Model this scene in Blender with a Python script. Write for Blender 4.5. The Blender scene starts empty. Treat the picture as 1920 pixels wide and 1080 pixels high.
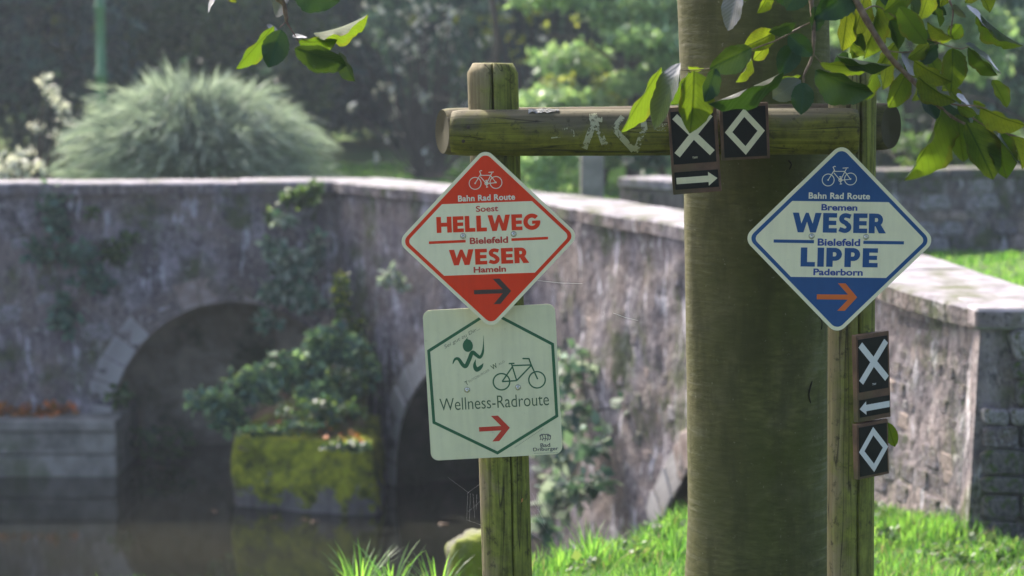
import bpy, bmesh, math, random
import numpy as np
from mathutils import Vector, Matrix, noise as mnoise
PI = math.pi
random.seed(7)
RNG = np.random.default_rng(7)
scene = bpy.context.scene
COL = scene.collection

# ------------------------------------------------------------------ camera, light, exposure
EYE = 1.6; FPX = 4267.0; PITCH = math.atan(420.0 / FPX)
cam_d = bpy.data.cameras.new('camera'); cam = bpy.data.objects.new('camera', cam_d); COL.objects.link(cam)
cam.location = (0, 0, EYE); cam.rotation_euler = (PI/2 - PITCH, 0, 0)
cam_d.sensor_width = 36; cam_d.lens = 36 * FPX / 1920; cam_d.clip_start = 0.1; cam_d.clip_end = 400
cam_d.dof.use_dof = True; cam_d.dof.focus_distance = 5.22; cam_d.dof.aperture_fstop = 4.2
scene.camera = cam

SUN_EL = math.radians(43); SUN_ROT = math.radians(-28)
world = bpy.data.worlds.new('World'); scene.world = world; world.use_nodes = True
wn = world.node_tree.nodes; wl = world.node_tree.links
for n in list(wn): wn.remove(n)
sky = wn.new('ShaderNodeTexSky'); sky.sky_type = 'NISHITA'; sky.sun_disc = False
sky.sun_elevation = SUN_EL; sky.sun_rotation = SUN_ROT; sky.dust_density = 4.0; sky.ozone_density = 0.0; sky.air_density = .55
bg = wn.new('ShaderNodeBackground'); bg.inputs['Strength'].default_value = 0.145
wo = wn.new('ShaderNodeOutputWorld')
wl.new(sky.outputs[0], bg.inputs['Color']); wl.new(bg.outputs[0], wo.inputs['Surface'])
sun_d = bpy.data.lights.new('sun', 'SUN'); sun_d.energy = 2.7; sun_d.angle = math.radians(0.5); sun_d.color = (1, .93, .82)
sun = bpy.data.objects.new('sun', sun_d); COL.objects.link(sun)
SUNV = Vector((math.sin(SUN_ROT)*math.cos(SUN_EL), math.cos(SUN_ROT)*math.cos(SUN_EL), math.sin(SUN_EL)))
sun.rotation_euler = SUNV.to_track_quat('Z', 'Y').to_euler()
vs = scene.view_settings
vs.view_transform = 'Standard'; vs.look = 'None'; vs.exposure = 1.76; vs.gamma = 1.0; vs.use_curve_mapping = False
scene.render.engine = 'CYCLES'
scene.cycles.use_denoising = True
try: scene.cycles.denoiser = 'OPENIMAGEDENOISE'
except Exception: pass
scene.cycles.max_bounces = 8; scene.cycles.transparent_max_bounces = 16; scene.cycles.volume_bounces = 0
scene.cycles.sample_clamp_indirect = 6.0

# ------------------------------------------------------------------ projection helpers (pixels of the 1920x1080 photo)
FW = Vector((0, math.cos(PITCH), -math.sin(PITCH))); UP = Vector((0, math.sin(PITCH), math.cos(PITCH)))
def ray(u, v): return Vector(((u-960)/FPX, 0, 0)) + UP*((540-v)/FPX) + FW
def aty(u, v, Y):
    r = ray(u, v); return Vector((0, 0, EYE)) + r*(Y/r.y)
def atz(u, v, z):
    r = ray(u, v); return Vector((0, 0, EYE)) + r*((z-EYE)/r.z)

# ------------------------------------------------------------------ materials
MATS = {}
class NT:
    def __init__(s, name):
        s.m = bpy.data.materials.new(name); s.m.use_nodes = True
        s.n = s.m.node_tree.nodes; s.l = s.m.node_tree.links
        for n in list(s.n): s.n.remove(n)
        s.out = s.n.new('ShaderNodeOutputMaterial')
    def node(s, t, **kw):
        n = s.n.new(t)
        for k, v in kw.items(): setattr(n, k, v)
        return n
    def link(s, a, b): s.l.new(a, b)
    def coords(s, kind='Object', scale=(1,1,1)):
        tc = s.node('ShaderNodeTexCoord'); mp = s.node('ShaderNodeMapping')
        mp.inputs['Scale'].default_value = scale
        s.link(tc.outputs[kind], mp.inputs['Vector']); return mp.outputs[0]
    def noise(s, vec, scale, detail=4, rough=.55, dist=0):
        n = s.node('ShaderNodeTexNoise'); n.inputs['Scale'].default_value = scale
        n.inputs['Detail'].default_value = detail; n.inputs['Roughness'].default_value = rough
        n.inputs['Distortion'].default_value = dist
        s.link(vec, n.inputs['Vector']); return n.outputs['Fac']
    def ramp(s, fac, stops):
        r = s.node('ShaderNodeValToRGB'); e = r.color_ramp.elements
        e[0].position, e[0].color = stops[0][0], c4(stops[0][1])
        e[1].position, e[1].color = stops[-1][0], c4(stops[-1][1])
        for p, c in stops[1:-1]:
            x = e.new(p); x.color = c4(c)
        s.link(fac, r.inputs['Fac']); return r.outputs['Color']
    def mix(s, fac, a, b, mode='MIX'):
        m = s.node('ShaderNodeMix', data_type='RGBA', blend_type=mode)
        if isinstance(fac, (int, float)): m.inputs['Factor'].default_value = fac
        else: s.link(fac, m.inputs['Factor'])
        for k, x in ((6, a), (7, b)):
            if isinstance(x, (tuple, list)): m.inputs[k].default_value = c4(x)
            else: s.link(x, m.inputs[k])
        return m.outputs[2]
    def math(s, op, a, b=0.0, clamp=False):
        m = s.node('ShaderNodeMath', operation=op); m.use_clamp = clamp
        for k, x in ((0, a), (1, b)):
            if isinstance(x, (int, float)): m.inputs[k].default_value = x
            else: s.link(x, m.inputs[k])
        return m.outputs[0]
    def bump(s, h, strength=.3, dist=.01):
        b = s.node('ShaderNodeBump'); b.inputs['Strength'].default_value = strength; b.inputs['Distance'].default_value = dist
        s.link(h, b.inputs['Height']); return b.outputs[0]
    def bsdf(s, color, rough=.7, normal=None, spec=.5, metal=0, coat=0):
        b = s.node('ShaderNodeBsdfPrincipled')
        if isinstance(color, (tuple, list)): b.inputs['Base Color'].default_value = c4(color)
        else: s.link(color, b.inputs['Base Color'])
        if isinstance(rough, (int, float)): b.inputs['Roughness'].default_value = rough
        else: s.link(rough, b.inputs['Roughness'])
        b.inputs['Specular IOR Level'].default_value = spec; b.inputs['Metallic'].default_value = metal
        b.inputs['Coat Weight'].default_value = coat
        if normal: s.link(normal, b.inputs['Normal'])
        return b.outputs[0]
    def done(s, sh):
        s.link(sh, s.out.inputs['Surface']); return s.m
def c4(c): return (c[0], c[1], c[2], 1.0)
B = (0,0,0); W = (1,1,1)
def sep(t, vec):
    n = t.node('ShaderNodeSeparateXYZ'); t.link(vec, n.inputs[0]); return n.outputs

def m_noise(name, c1, c2, scale=8, stretch=(1,1,1), rough=.8, bump=.3, bdist=.01, c3=None, s3=2, lim=(.35,.65), lim3=(.5,.65), spec=.3, kind='Object'):
    t = NT(name); v = t.coords(kind, stretch)
    f = t.noise(v, scale, 5)
    col = t.ramp(f, [(lim[0], c1), (lim[1], c2)])
    if c3:
        f3 = t.noise(v, s3, 4, .6)
        col = t.mix(t.ramp(f3, [(lim3[0], B), (lim3[1], W)]), col, c3)
    nf = t.noise(v, scale*4, 5)
    return t.done(t.bsdf(col, rough, t.bump(nf, bump, bdist), spec))

def m_wall(name, pink=0.0):
    t = NT(name); v = t.coords('Object', (1,1,1)); vs_ = t.coords('Object', (1,1,.28))
    streak = t.math('ADD', t.math('MULTIPLY', t.noise(vs_, 6, 6, .62, .4), .6), t.math('MULTIPLY', t.noise(v, 17, 4, .6), .4))
    base = t.ramp(streak, [(.30, (.040,.034,.044)), (.46, (.155,.135,.148)), (.58, (.29,.262,.285)), (.70, (.52,.50,.53))])
    br = t.noise(v, 1.7, 4, .55)
    base = t.mix(t.math('MULTIPLY', t.ramp(br, [(.42, B), (.58, W)]), .7+pink*.2), base, (.21+pink*.06,.165+pink*.055,.14+pink*.065))
    blk = t.noise(v, 2.6, 5, .65, .6)
    base = t.mix(t.math('MULTIPLY', t.ramp(blk, [(.56, B), (.66, W)]), .6), base, (.050,.050,.055))
    wh = t.noise(vs_, 11, 4, .6)
    base = t.mix(t.math('MULTIPLY', t.ramp(wh, [(.58, B), (.66, W)]), .8), base, (.56,.54,.58))
    mo = t.noise(v, 2.1, 6, .7, .3)
    base = t.mix(t.math('MULTIPLY', t.ramp(mo, [(.52, B), (.63, W)]), .85), base, (.068,.088,.030))
    fine = t.noise(t.coords('Object', (1,1,.6)), 24, 6, .75, .5)
    base = t.mix(t.math('MULTIPLY', t.ramp(fine, [(.50, B), (.60, W)]), .75), base, (.045,.042,.046))
    lich = t.noise(v, 13, 5, .75)
    base = t.mix(t.math('MULTIPLY', t.ramp(lich, [(.60, B), (.66, W)]), .7), base, (.42,.41,.39))
    z = sep(t, t.coords('Object'))[2]
    low = t.math('MULTIPLY', t.ramp(t.math('ADD', t.math('MULTIPLY', z, -1.0), t.math('MULTIPLY', t.noise(v, 3, 4), .9)), [(1.10, B), (1.0, B)]), 1.0)
    h = t.math('ADD', t.noise(v, 16, 6, .6), t.math('MULTIPLY', t.noise(v, 4, 4), 1.5))
    return t.done(t.bsdf(base, .92, t.bump(h, .8, .02), .2))

def m_leaf(name, top, thru, rough=.38, spec=.5, trans=.5, brown=0.0, jitter=.35, veins=True, coat=0):
    t = NT(name)
    oi = t.node('ShaderNodeObjectInfo')
    v = t.coords('Generated')
    rnd = t.node('ShaderNodeNewGeometry').outputs['Random Per Island'] if not veins else oi.outputs['Random']
    def shade(c):
        hs = t.node('ShaderNodeHueSaturation'); hs.inputs['Color'].default_value = c4(c)
        t.link(t.math('ADD', t.math('MULTIPLY', rnd, jitter*2), 1-jitter), hs.inputs['Value'])
        t.link(t.math('ADD', t.math('MULTIPLY', rnd, -.05), .525), hs.inputs['Hue'])
        return hs.outputs[0]
    ct, ch = shade(top), shade(thru); normal = None
    if veins:
        tc = t.node('ShaderNodeTexCoord'); uv = sep(t, tc.outputs['UV'])
        au = t.math('ABSOLUTE', t.math('SUBTRACT', uv[0], .5))
        ph = t.math('SUBTRACT', t.math('MULTIPLY', uv[1], 10.0), t.math('MULTIPLY', au, 8.0))
        fr = t.math('ABSOLUTE', t.math('SUBTRACT', t.math('FRACT', ph), .5))
        lat = t.ramp(fr, [(0.0, W), (.10, B)]); mid = t.ramp(au, [(.012, W), (.035, B)])
        vein = t.math('MAXIMUM', t.math('MULTIPLY', lat, .55), mid)
        ch = t.mix(vein, ch, tuple(x*.22 for x in thru)); ct = t.mix(t.math('MULTIPLY', vein, .5), ct, tuple(min(1,x*1.9) for x in top))
        oc = t.coords('UV', (1,1,1))
        if brown:
            sp = t.noise(oc, 5, 5, .7)
            edge = t.math('MULTIPLY', t.ramp(t.math('ADD', t.math('MULTIPLY', au, 1.6), t.math('MULTIPLY', sp, .7)), [(.93, B), (1.08, W)]), brown)
            ct = t.mix(edge, ct, (.12,.055,.018)); ch = t.mix(edge, ch, (.14,.075,.012))
        mott = t.noise(oc, 9, 4)
        ch = t.mix(t.math('MULTIPLY', t.ramp(mott, [(.35, W), (.6, B)]), .35), ch, tuple(x*.55 for x in thru))
        normal = t.bump(t.math('ADD', fr, t.math('MULTIPLY', mott, .8)), .25, .003)
    pb = t.bsdf(ct, rough, normal, spec, 0, coat)
    tr = t.node('ShaderNodeBsdfTranslucent'); t.link(ch, tr.inputs['Color'])
    mx = t.node('ShaderNodeMixShader'); mx.inputs[0].default_value = trans
    t.link(pb, mx.inputs[1]); t.link(tr.outputs[0], mx.inputs[2])
    return t.done(mx.outputs[0])

def m_wood(name, axis, green=.5, side=0.0, base1=(.10,.075,.045), base2=(.24,.19,.12), moss=(.075,.095,.012), shift=0.0):
    """weathered round timber; the grain runs along `axis`; green algae film"""
    st = [1,1,1]; st[axis] = .05
    t = NT(name); v = t.coords('Object', (1,1,1)); g = t.coords('Object', tuple(st))
    grain = t.noise(g, 60, 6, .65, .4)
    col = t.ramp(grain, [(.30, base1), (.68, base2)])
    big = t.noise(v, 7, 5, .6, .5)
    gm = t.ramp(t.math('ADD', big, green-.5), [(.44, B), (.60, W)])
    if side:
        xs = sep(t, t.coords('Object'))[0 if axis == 2 else 2]
        s_ = t.math('ADD', t.math('MULTIPLY', t.math('SUBTRACT', xs, shift), side), t.math('MULTIPLY', t.math('SUBTRACT', big, .5), 1.4))
        gm = t.ramp(t.math('ADD', s_, .5), [(.30, B), (.62, W)])
    col = t.mix(t.math('MULTIPLY', gm, .86), col, t.mix(t.ramp(t.math('ADD', t.math('MULTIPLY', grain, .6), t.math('MULTIPLY', t.noise(v, 26, 5, .7), .4)), [(.38, B), (.60, W)]), tuple(x*.42 for x in moss), tuple(x*1.5 for x in moss)))
    spk = t.noise(v, 42, 5, .7)
    col = t.mix(t.math('MULTIPLY', t.ramp(spk, [(.56, B), (.68, W)]), .75), col, (.028,.024,.012))
    chk = t.noise(g, 30, 2, .4)
    fine = t.ramp(t.math('ABSOLUTE', t.math('SUBTRACT', chk, .5)), [(.0, W), (.016, B)])
    col = t.mix(t.math('MULTIPLY', fine, .85), col, (.018,.014,.008))
    h = t.math('ADD', grain, t.math('MULTIPLY', fine, -.8))
    return t.done(t.bsdf(col, .82, t.bump(t.math('ADD', h, t.math('MULTIPLY', spk, .4)), .55, .003), .25))

def m_bark(name):
    t = NT(name); v = t.coords('Object'); st = t.coords('Object', (1,1,3.2)); vt = t.coords('Object', (1,1,.25))
    lent = t.noise(st, 26, 4, .55, .3)
    col = t.ramp(lent, [(.25, (.050,.052,.014)), (.50, (.088,.090,.026)), (.75, (.135,.135,.048))])
    pale = t.noise(v, 5.5, 4, .6, .8)
    col = t.mix(t.math('MULTIPLY', t.ramp(pale, [(.52, B), (.66, W)]), .5), col, (.16,.155,.085))
    big = t.noise(v, 3.2, 5, .6, .4)
    col = t.mix(t.math('MULTIPLY', t.ramp(big, [(.40, B), (.60, W)]), .85), col, (.060,.072,.012))
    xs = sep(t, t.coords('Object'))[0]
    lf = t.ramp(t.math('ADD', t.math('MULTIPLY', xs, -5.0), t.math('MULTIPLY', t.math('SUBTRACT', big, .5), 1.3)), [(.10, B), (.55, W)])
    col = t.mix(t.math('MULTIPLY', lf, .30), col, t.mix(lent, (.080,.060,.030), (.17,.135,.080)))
    ring = t.noise(t.coords('Object', (1,1,14)), 5, 5, .7, .6)
    edge_ = t.ramp(t.math('ABSOLUTE', t.math('ADD', xs, .02)), [(.10, B), (.17, W)])
    col = t.mix(t.math('MULTIPLY', t.math('MULTIPLY', t.ramp(ring, [(.50, B), (.62, W)]), edge_), .28), col, (.24,.23,.17))
    vert = t.noise(vt, 16, 5, .6)
    col = t.mix(t.math('MULTIPLY', t.ramp(vert, [(.46, B), (.62, W)]), .6), col, (.046,.046,.014))
    sp = t.noise(v, 90, 3, .7)
    col = t.mix(t.math('MULTIPLY', t.ramp(sp, [(.66, B), (.74, W)]), .5), col, (.30,.28,.20))
    h = t.math('ADD', lent, t.math('MULTIPLY', t.noise(v, 9, 4), .8))
    return t.done(t.bsdf(col, .85, t.bump(h, .35, .006), .25))

def m_enamel(name, c, rough=.38, dirt=.25, spec=.45):
    t = NT(name); v = t.coords('Object')
    f = t.math('ADD', t.math('MULTIPLY', t.noise(v, 9, 6, .65), .6), t.math('MULTIPLY', t.noise(t.coords('Object', (1,1,.07)), 60, 3, .6), .4)); g = t.noise(v, 70, 4, .7)
    col = t.mix(t.math('MULTIPLY', t.ramp(f, [(.42, B), (.66, W)]), dirt*1.3), c, tuple(x*.62 for x in c))
    col = t.mix(t.math('MULTIPLY', t.ramp(g, [(.66, B), (.76, W)]), dirt), col, (.07,.06,.035))
    return t.done(t.bsdf(col, t.math('ADD', t.math('MULTIPLY', f, .25), rough-.12), t.bump(f, .05, .002), spec))

M = {}
M['cream'] = m_enamel('cream_enamel', (.78,.75,.50), .34, .22)
M['cream_green'] = m_enamel('cream_enamel_tinted', (.66,.66,.415), .42, .28, .3)  # yellow-green leaf light is put into both cream base colours
M['red'] = m_enamel('red_enamel', (.74,.045,.007), .42, .2, .2)
M['red_print'] = m_enamel('red_print', (.50,.035,.014), .4, .1)
M['blue'] = m_enamel('blue_enamel', (.016,.080,.225), .42, .2, .25)
M['blue_print'] = m_enamel('blue_print', (.016,.055,.25), .4, .1)
M['white_print'] = m_enamel('white_print', (.72,.71,.55), .4, .1)
M['dark_print'] = m_enamel('dark_print', (.040,.026,.018), .45, .1)
M['orange'] = m_enamel('orange_print', (.62,.13,.012), .4, .1)
M['green_print'] = m_enamel('green_print', (.018,.115,.045), .42, .1)
M['green_text'] = m_enamel('green_text', (.045,.10,.042), .42, .1)
M['grey_print'] = m_enamel('grey_print', (.18,.20,.13), .5, .1)
M['navy'] = m_enamel('navy_print', (.035,.035,.060), .5, .1)
M['sign_back'] = m_enamel('sign_back', (.12,.12,.115), .6, .3, .2)
M['alu'] = m_enamel('aluminium', (.45,.46,.42), .45, .3)
M['screw'] = NT('screw_steel'); M['screw'] = M['screw'].done(M['screw'].bsdf((.62,.62,.58), .22, None, .5, .9))
M['nail'] = NT('rusty_nail'); M['nail'] = M['nail'].done(M['nail'].bsdf((.045,.028,.018), .6))
M['board'] = m_noise('brown_board', (.075,.040,.022), (.15,.085,.050), 20, (1,1,1), .6, .2, .002, (.06,.055,.02), 4, (.35,.65), (.55,.7))
M['black_panel'] = m_enamel('black_panel', (.008,.009,.006), .55, .5, .2)
M['mark_cream'] = m_enamel('marker_cream', (.66,.62,.40), .45, .25)
M['mark_white'] = m_enamel('marker_white', (.62,.62,.58), .45, .2)
M['post'] = m_wood('weathered_post', 2, .55, 7.0, (.11,.09,.042), (.25,.21,.12), (.14,.165,.018), -.022)
M['post2'] = m_wood('weathered_post_brown', 2, .5, 6.0, (.12,.10,.045), (.25,.21,.11), (.14,.16,.022), -.004)
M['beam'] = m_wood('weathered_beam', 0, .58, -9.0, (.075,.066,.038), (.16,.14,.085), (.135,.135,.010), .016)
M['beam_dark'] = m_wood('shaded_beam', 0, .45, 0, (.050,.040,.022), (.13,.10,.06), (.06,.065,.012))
def m_endgrain(name, c1, c2, cx, cz):
    t = NT(name); tc = t.node('ShaderNodeTexCoord'); s_ = sep(t, tc.outputs['Object'])
    r = t.math('SQRT', t.math('ADD', t.math('POWER', t.math('SUBTRACT', s_[1], cx), 2.0), t.math('POWER', t.math('SUBTRACT', s_[2], cz), 2.0)))
    nn = t.noise(t.coords('Object'), 30, 3)
    w_ = t.math('FRACT', t.math('ADD', t.math('MULTIPLY', r, 230.0), t.math('MULTIPLY', nn, 1.5)))
    col = t.mix(w_, c1, c2)
    return t.done(t.bsdf(col, .9, t.bump(w_, .5, .002), .2))
M['bark'] = m_bark('beech_bark')
M['bark_far'] = m_noise('dark_bark', (.035,.028,.022), (.10,.085,.07), 9, (1,1,.3), .9, .5, .02)
M['twig'] = m_noise('twig_bark', (.09,.055,.028), (.20,.14,.085), 60, (1,1,1), .55, .3, .002)
M['wall'] = m_wall('bridge_render')
M['wall_pink'] = m_wall('bridge_render_warm', 1.0)
M['stone_a'] = m_noise('stone_grey', (.14,.125,.13), (.34,.32,.33), 9, (1,1,.6), .9, .5, .01, (.07,.085,.035), 4, (.33,.66), (.55,.66))
M['stone_b'] = m_noise('stone_warm', (.18,.135,.115), (.38,.315,.29), 9, (1,1,.6), .9, .5, .01, (.10,.09,.05), 4, (.33,.66), (.58,.68))
M['stone_c'] = m_noise('stone_dark', (.06,.055,.055), (.17,.155,.15), 9, (1,1,.6), .9, .5, .01, (.06,.085,.025), 4, (.33,.66), (.5,.62))
M['coping'] = m_noise('coping_stone', (.17,.16,.175), (.34,.325,.36), 9, (1,1,1), .95, .5, .006, (.10,.11,.06), 3, (.33,.66), (.5,.7), .12)
M['pale_render'] = m_noise('pale_render', (.26,.245,.235), (.42,.40,.39), 6, (1,1,.4), .9, .4, .01, (.16,.13,.11), 2.5, (.33,.66), (.55,.7))
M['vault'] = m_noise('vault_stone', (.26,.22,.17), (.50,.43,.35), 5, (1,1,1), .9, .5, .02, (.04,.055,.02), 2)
M['vault_shaded'] = m_noise('vault_stone_shaded', (.03,.027,.02), (.09,.075,.06), 5, (1,1,1), .9, .5, .02, (.02,.03,.01), 2)  # near-black copy: the gloom inside these arches is put into the colour
M['concrete'] = m_noise('quay_stone', (.13,.125,.11), (.31,.295,.26), 6, (1,1,1), .9, .4, .01, (.11,.125,.07), 2.5, (.33,.66), (.55,.7))
M['mossy'] = m_noise('mossy_stone', (.075,.070,.065), (.20,.19,.18), 8, (1,1,.35), .9, .7, .02, (.15,.185,.014), 3.4, (.33,.66), (.38,.56))
t = NT('mossy_block'); v_ = t.coords('Object'); z_ = sep(t, v_)[2]
st_ = t.ramp(t.noise(t.coords('Object', (1,1,.3)), 8, 5), [(.33, (.07,.065,.06)), (.66, (.19,.18,.175))])
mo_ = t.mix(t.ramp(t.noise(v_, 9, 6, .75), [(.38, B), (.62, W)]), (.05,.065,.010), (.32,.36,.028))
mk_ = t.math('ADD', t.math('MULTIPLY', t.math('ADD', z_, 1.38), 1.9), t.math('MULTIPLY', t.math('SUBTRACT', t.noise(v_, 5.5, 6, .75), .22), 1.8))
c_ = t.mix(t.ramp(mk_, [(.44, B), (.58, W)]), st_, mo_)
M['mossy_foot'] = t.done(t.bsdf(c_, .95, t.bump(t.noise(v_, 18, 6, .7), .9, .03), .1))
M['soil'] = m_noise('mossy_soil', (.06,.042,.025), (.14,.10,.06), 9, (1,1,1), 1, .8, .02, (.14,.17,.025), 3, (.35,.65), (.45,.6))
M['ground'] = m_noise('bank_ground', (.030,.045,.012), (.075,.105,.025), 7, (1,1,1), 1, .8, .02, (.06,.045,.025), 2)
M['lawn'] = m_noise('lawn_ground', (.045,.085,.018), (.095,.16,.035), 3, (1,1,1), 1, .6, .02, (.11,.13,.035), .6)
M['gravel'] = m_noise('road_gravel', (.15,.14,.125), (.26,.245,.22), 30, (1,1,1), .95, .5, .01)
M['leaf_shaded'] = m_leaf('leaf_shaded', (.012,.042,.014), (.06,.13,.008), .48, .28, .16, 0, .25)  # shade from other leaves is put into this darker copy
M['leaf_backlit'] = m_leaf('leaf_backlit', (.030,.070,.010), (.14,.215,.010), .6, .12, .56, .25, .35)  # backlit glow is put into this lighter copy of the leaf
M['leaf_sheen'] = m_leaf('leaf_gloss', (.07,.085,.095), (.12,.16,.05), .36, .8, .12, 0, .15, True, .25)  # sky sheen is put into the grey-blue base colour
M['fol_dark'] = m_leaf('foliage_dark', (.034,.075,.062), (.08,.18,.09), .5, .3, .3, 0, .5, False)  # bluish tone stands in for distance haze, put into the leaf colour
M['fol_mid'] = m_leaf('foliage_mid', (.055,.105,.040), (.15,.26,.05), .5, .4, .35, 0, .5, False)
M['fol_bright'] = m_leaf('foliage_bright', (.19,.31,.17), (.38,.60,.18), .42, .5, .42, 0, .45, False)
M['fol_yellow'] = m_leaf('foliage_yellow', (.12,.17,.03), (.45,.55,.06), .45, .4, .45, 0, .45, False)
M['fol_blue'] = m_leaf('foliage_bluegreen', (.095,.17,.13), (.15,.28,.12), .6, .2, .28, 0, .5, False)
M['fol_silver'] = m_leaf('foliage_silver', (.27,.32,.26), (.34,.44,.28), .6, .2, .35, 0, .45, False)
M['fol_pale'] = m_leaf('foliage_pale', (.50,.52,.46), (.60,.62,.45), .35, .6, .35, 0, .4, False)  # sun glints are painted with this pale leaf colour; blossoms share it
M['grass'] = m_leaf('grass_blade', (.085,.19,.045), (.19,.44,.055), .45, .4, .5, 0, .5, False)
M['litter'] = m_leaf('fallen_leaves', (.42,.16,.04), (.5,.2,.05), .6, .3, .2, 0, .6, False)
M['wet_leaf'] = m_noise('wet_brown_leaf', (.10,.055,.03), (.20,.12,.07), 30, (1,1,1), .6, .2, .002)
M['lamp_green'] = m_noise('green_paint', (.05,.15,.07), (.075,.20,.10), 10, (1,1,1), .45, .1, .002)
M['glass'] = NT('lantern_glass'); M['glass'] = M['glass'].done(M['glass'].bsdf((.7,.7,.65), .2))
M['silk'] = NT('spider_silk'); M['silk'] = M['silk'].done(M['silk'].bsdf((.8,.78,.74), .25, None, .9))
t = NT('river_water'); v_ = t.coords('Object', (1,1,1))
nb = t.noise(v_, 3.0, 3, .5); nf = t.noise(v_, 14, 2, .5)
t.bs = t.bsdf(t.ramp(t.noise(v_, .7, 4), [(.35, (.008,.009,.007)), (.65, (.018,.018,.013))]), .06, t.bump(t.math('ADD', nb, t.math('MULTIPLY', nf, .25)), .05, .012), .5)
M['water'] = t.done(t.bs)
# paint worn off the beam
t = NT('worn_white_paint'); v_ = t.coords('Object')
f = t.noise(v_, 120, 5, .75); f2 = t.noise(v_, 22, 3, .6)
a = t.ramp(t.math('ADD', f, t.math('MULTIPLY', t.math('SUBTRACT', f2, .5), .8)), [(.44, B), (.51, W)])
tp = t.node('ShaderNodeBsdfTransparent'); ms = t.node('ShaderNodeMixShader')
t.link(a, ms.inputs[0]); t.link(tp.outputs[0], ms.inputs[1]); t.link(t.bsdf((.38,.37,.22), .8), ms.inputs[2])
M['paint_worn'] = t.done(ms.outputs[0])
M['lichen'] = m_noise('grey_lichen', (.10,.10,.095), (.42,.42,.40), 90, (1,1,1), .9, .9, .004)

# ------------------------------------------------------------------ object helpers
def link_mesh(name, me, parent=None, mat=None, **props):
    o = bpy.data.objects.new(name, me); COL.objects.link(o)
    if mat is not None and not me.materials: me.materials.append(M[mat] if isinstance(mat, str) else mat)
    if parent is not None: o.parent = parent
    for k, v in props.items(): o[k] = v
    return o
def mesh(name, verts, faces, smooth=False):
    me = bpy.data.meshes.new(name); me.from_pydata([tuple(v) for v in verts], [], faces)
    if smooth: me.polygons.foreach_set('use_smooth', [True]*len(me.polygons))
    me.update(); return me
def mesh_np(name, V, F, smooth=False):
    """V (n,3), F (m,k)"""
    me = bpy.data.meshes.new(name); V = np.asarray(V, dtype=np.float32); F = np.asarray(F, dtype=np.int32)
    k = F.shape[1]
    me.vertices.add(len(V)); me.vertices.foreach_set('co', V.ravel())
    me.loops.add(F.size); me.loops.foreach_set('vertex_index', F.ravel())
    me.polygons.add(len(F)); me.polygons.foreach_set('loop_start', np.arange(0, F.size, k, dtype=np.int32))
    me.update(calc_edges=True)
    if smooth: me.polygons.foreach_set('use_smooth', np.ones(len(F), dtype=bool))
    me.update(); return me
def thing(name, label, cat, loc=(0,0,0), group=None):
    o = bpy.data.objects.new(name, None); COL.objects.link(o); o.location = loc; o.empty_display_size = .1
    o['label'] = label; o['category'] = cat
    if group: o['group'] = group
    return o
def tag(o, label, cat, group=None):
    o['label'] = label; o['category'] = cat
    if group: o['group'] = group
    return o
def tube(pts, radii, seg=8, cap=True):
    V, F = [], []; n = len(pts); pts = [Vector(p) for p in pts]
    prev = None
    for i, p in enumerate(pts):
        d = (pts[min(i+1, n-1)] - pts[max(i-1, 0)]).normalized()
        a = prev if prev is not None else (Vector((0,0,1)) if abs(d.z) < .9 else Vector((1,0,0)))
        x = (a - d*a.dot(d)).normalized(); y = d.cross(x); prev = x
        r = radii[i] if hasattr(radii, '__len__') else radii
        for k in range(seg):
            t_ = 2*PI*k/seg; V.append(p + x*math.cos(t_)*r + y*math.sin(t_)*r)
    for i in range(n-1):
        for k in range(seg):
            k2 = (k+1) % seg; F.append((i*seg+k, i*seg+k2, (i+1)*seg+k2, (i+1)*seg+k))
    if cap: F.append(tuple(range(seg-1, -1, -1))); F.append(tuple(range((n-1)*seg, n*seg)))
    return V, F
def merge(parts):
    V, F = [], []
    for v, f in parts:
        o = len(V); V += list(v); F += [tuple(i+o for i in q) for q in f]
    return V, F
def box(x0, x1, y0, y1, z0, z1):
    V = [(x,y,z) for z in (z0,z1) for y in (y0,y1) for x in (x0,x1)]
    return V, [(0,2,3,1),(4,5,7,6),(0,1,5,4),(2,6,7,3),(0,4,6,2),(1,3,7,5)]
def smoothstep(a, b, x):
    t_ = min(1, max(0, (x-a)/(b-a))); return t_*t_*(3-2*t_)
def fbm(x, y, z=0): return mnoise.fractal(Vector((x,y,z)), 1.0, 2.0, 4)
def bevel_me(me, w, seg=2):
    bm = bmesh.new(); bm.from_mesh(me)
    bmesh.ops.bevel(bm, geom=list(bm.edges), offset=w, segments=seg, profile=.6, affect='EDGES')
    bm.to_mesh(me); bm.free(); return me

# ------------------------------------------------------------------ setting: bridge line
def cop(u, v, z): p = atz(u, v, z); return Vector((p.x, p.y))
ZC = .72
left_pts = [cop(-620, 346, .70), cop(0, 343, .70), cop(628, 337, .71)]
right_pts = [cop(660, 339, ZC), cop(760, 349, ZC), cop(900, 362, ZC), cop(1020, 375, ZC), cop(1121, 393, ZC), cop(1280, 420, ZC),
             cop(1500, 465, ZC), cop(1690, 514, .71), cop(1850, 577, .65)]
def resample(pts, step=.05):
    out = [pts[0]]
    for a_, b_ in zip(pts[:-1], pts[1:]):
        n = max(1, int(round((b_-a_).length/step)))
        for i in range(1, n+1): out.append(a_.lerp(b_, i/n))
    return out
def catmull(pts, n=10):
    out = []; P_ = [pts[0]*2-pts[1]] + pts + [pts[-1]*2-pts[-2]]
    for i in range(1, len(P_)-2):
        p0, p1, p2, p3 = P_[i-1:i+3]
        for k in range(n):
            t_ = k/n
            out.append(.5*((2*p1)+(p2-p0)*t_+(2*p0-5*p1+4*p2-p3)*t_*t_+(3*p1-p0-3*p2+p3)*t_**3))
    out.append(pts[-1]); return out
rp = catmull(right_pts, 8)
line = resample(left_pts + rp, .05)
S = [0.0]
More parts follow.
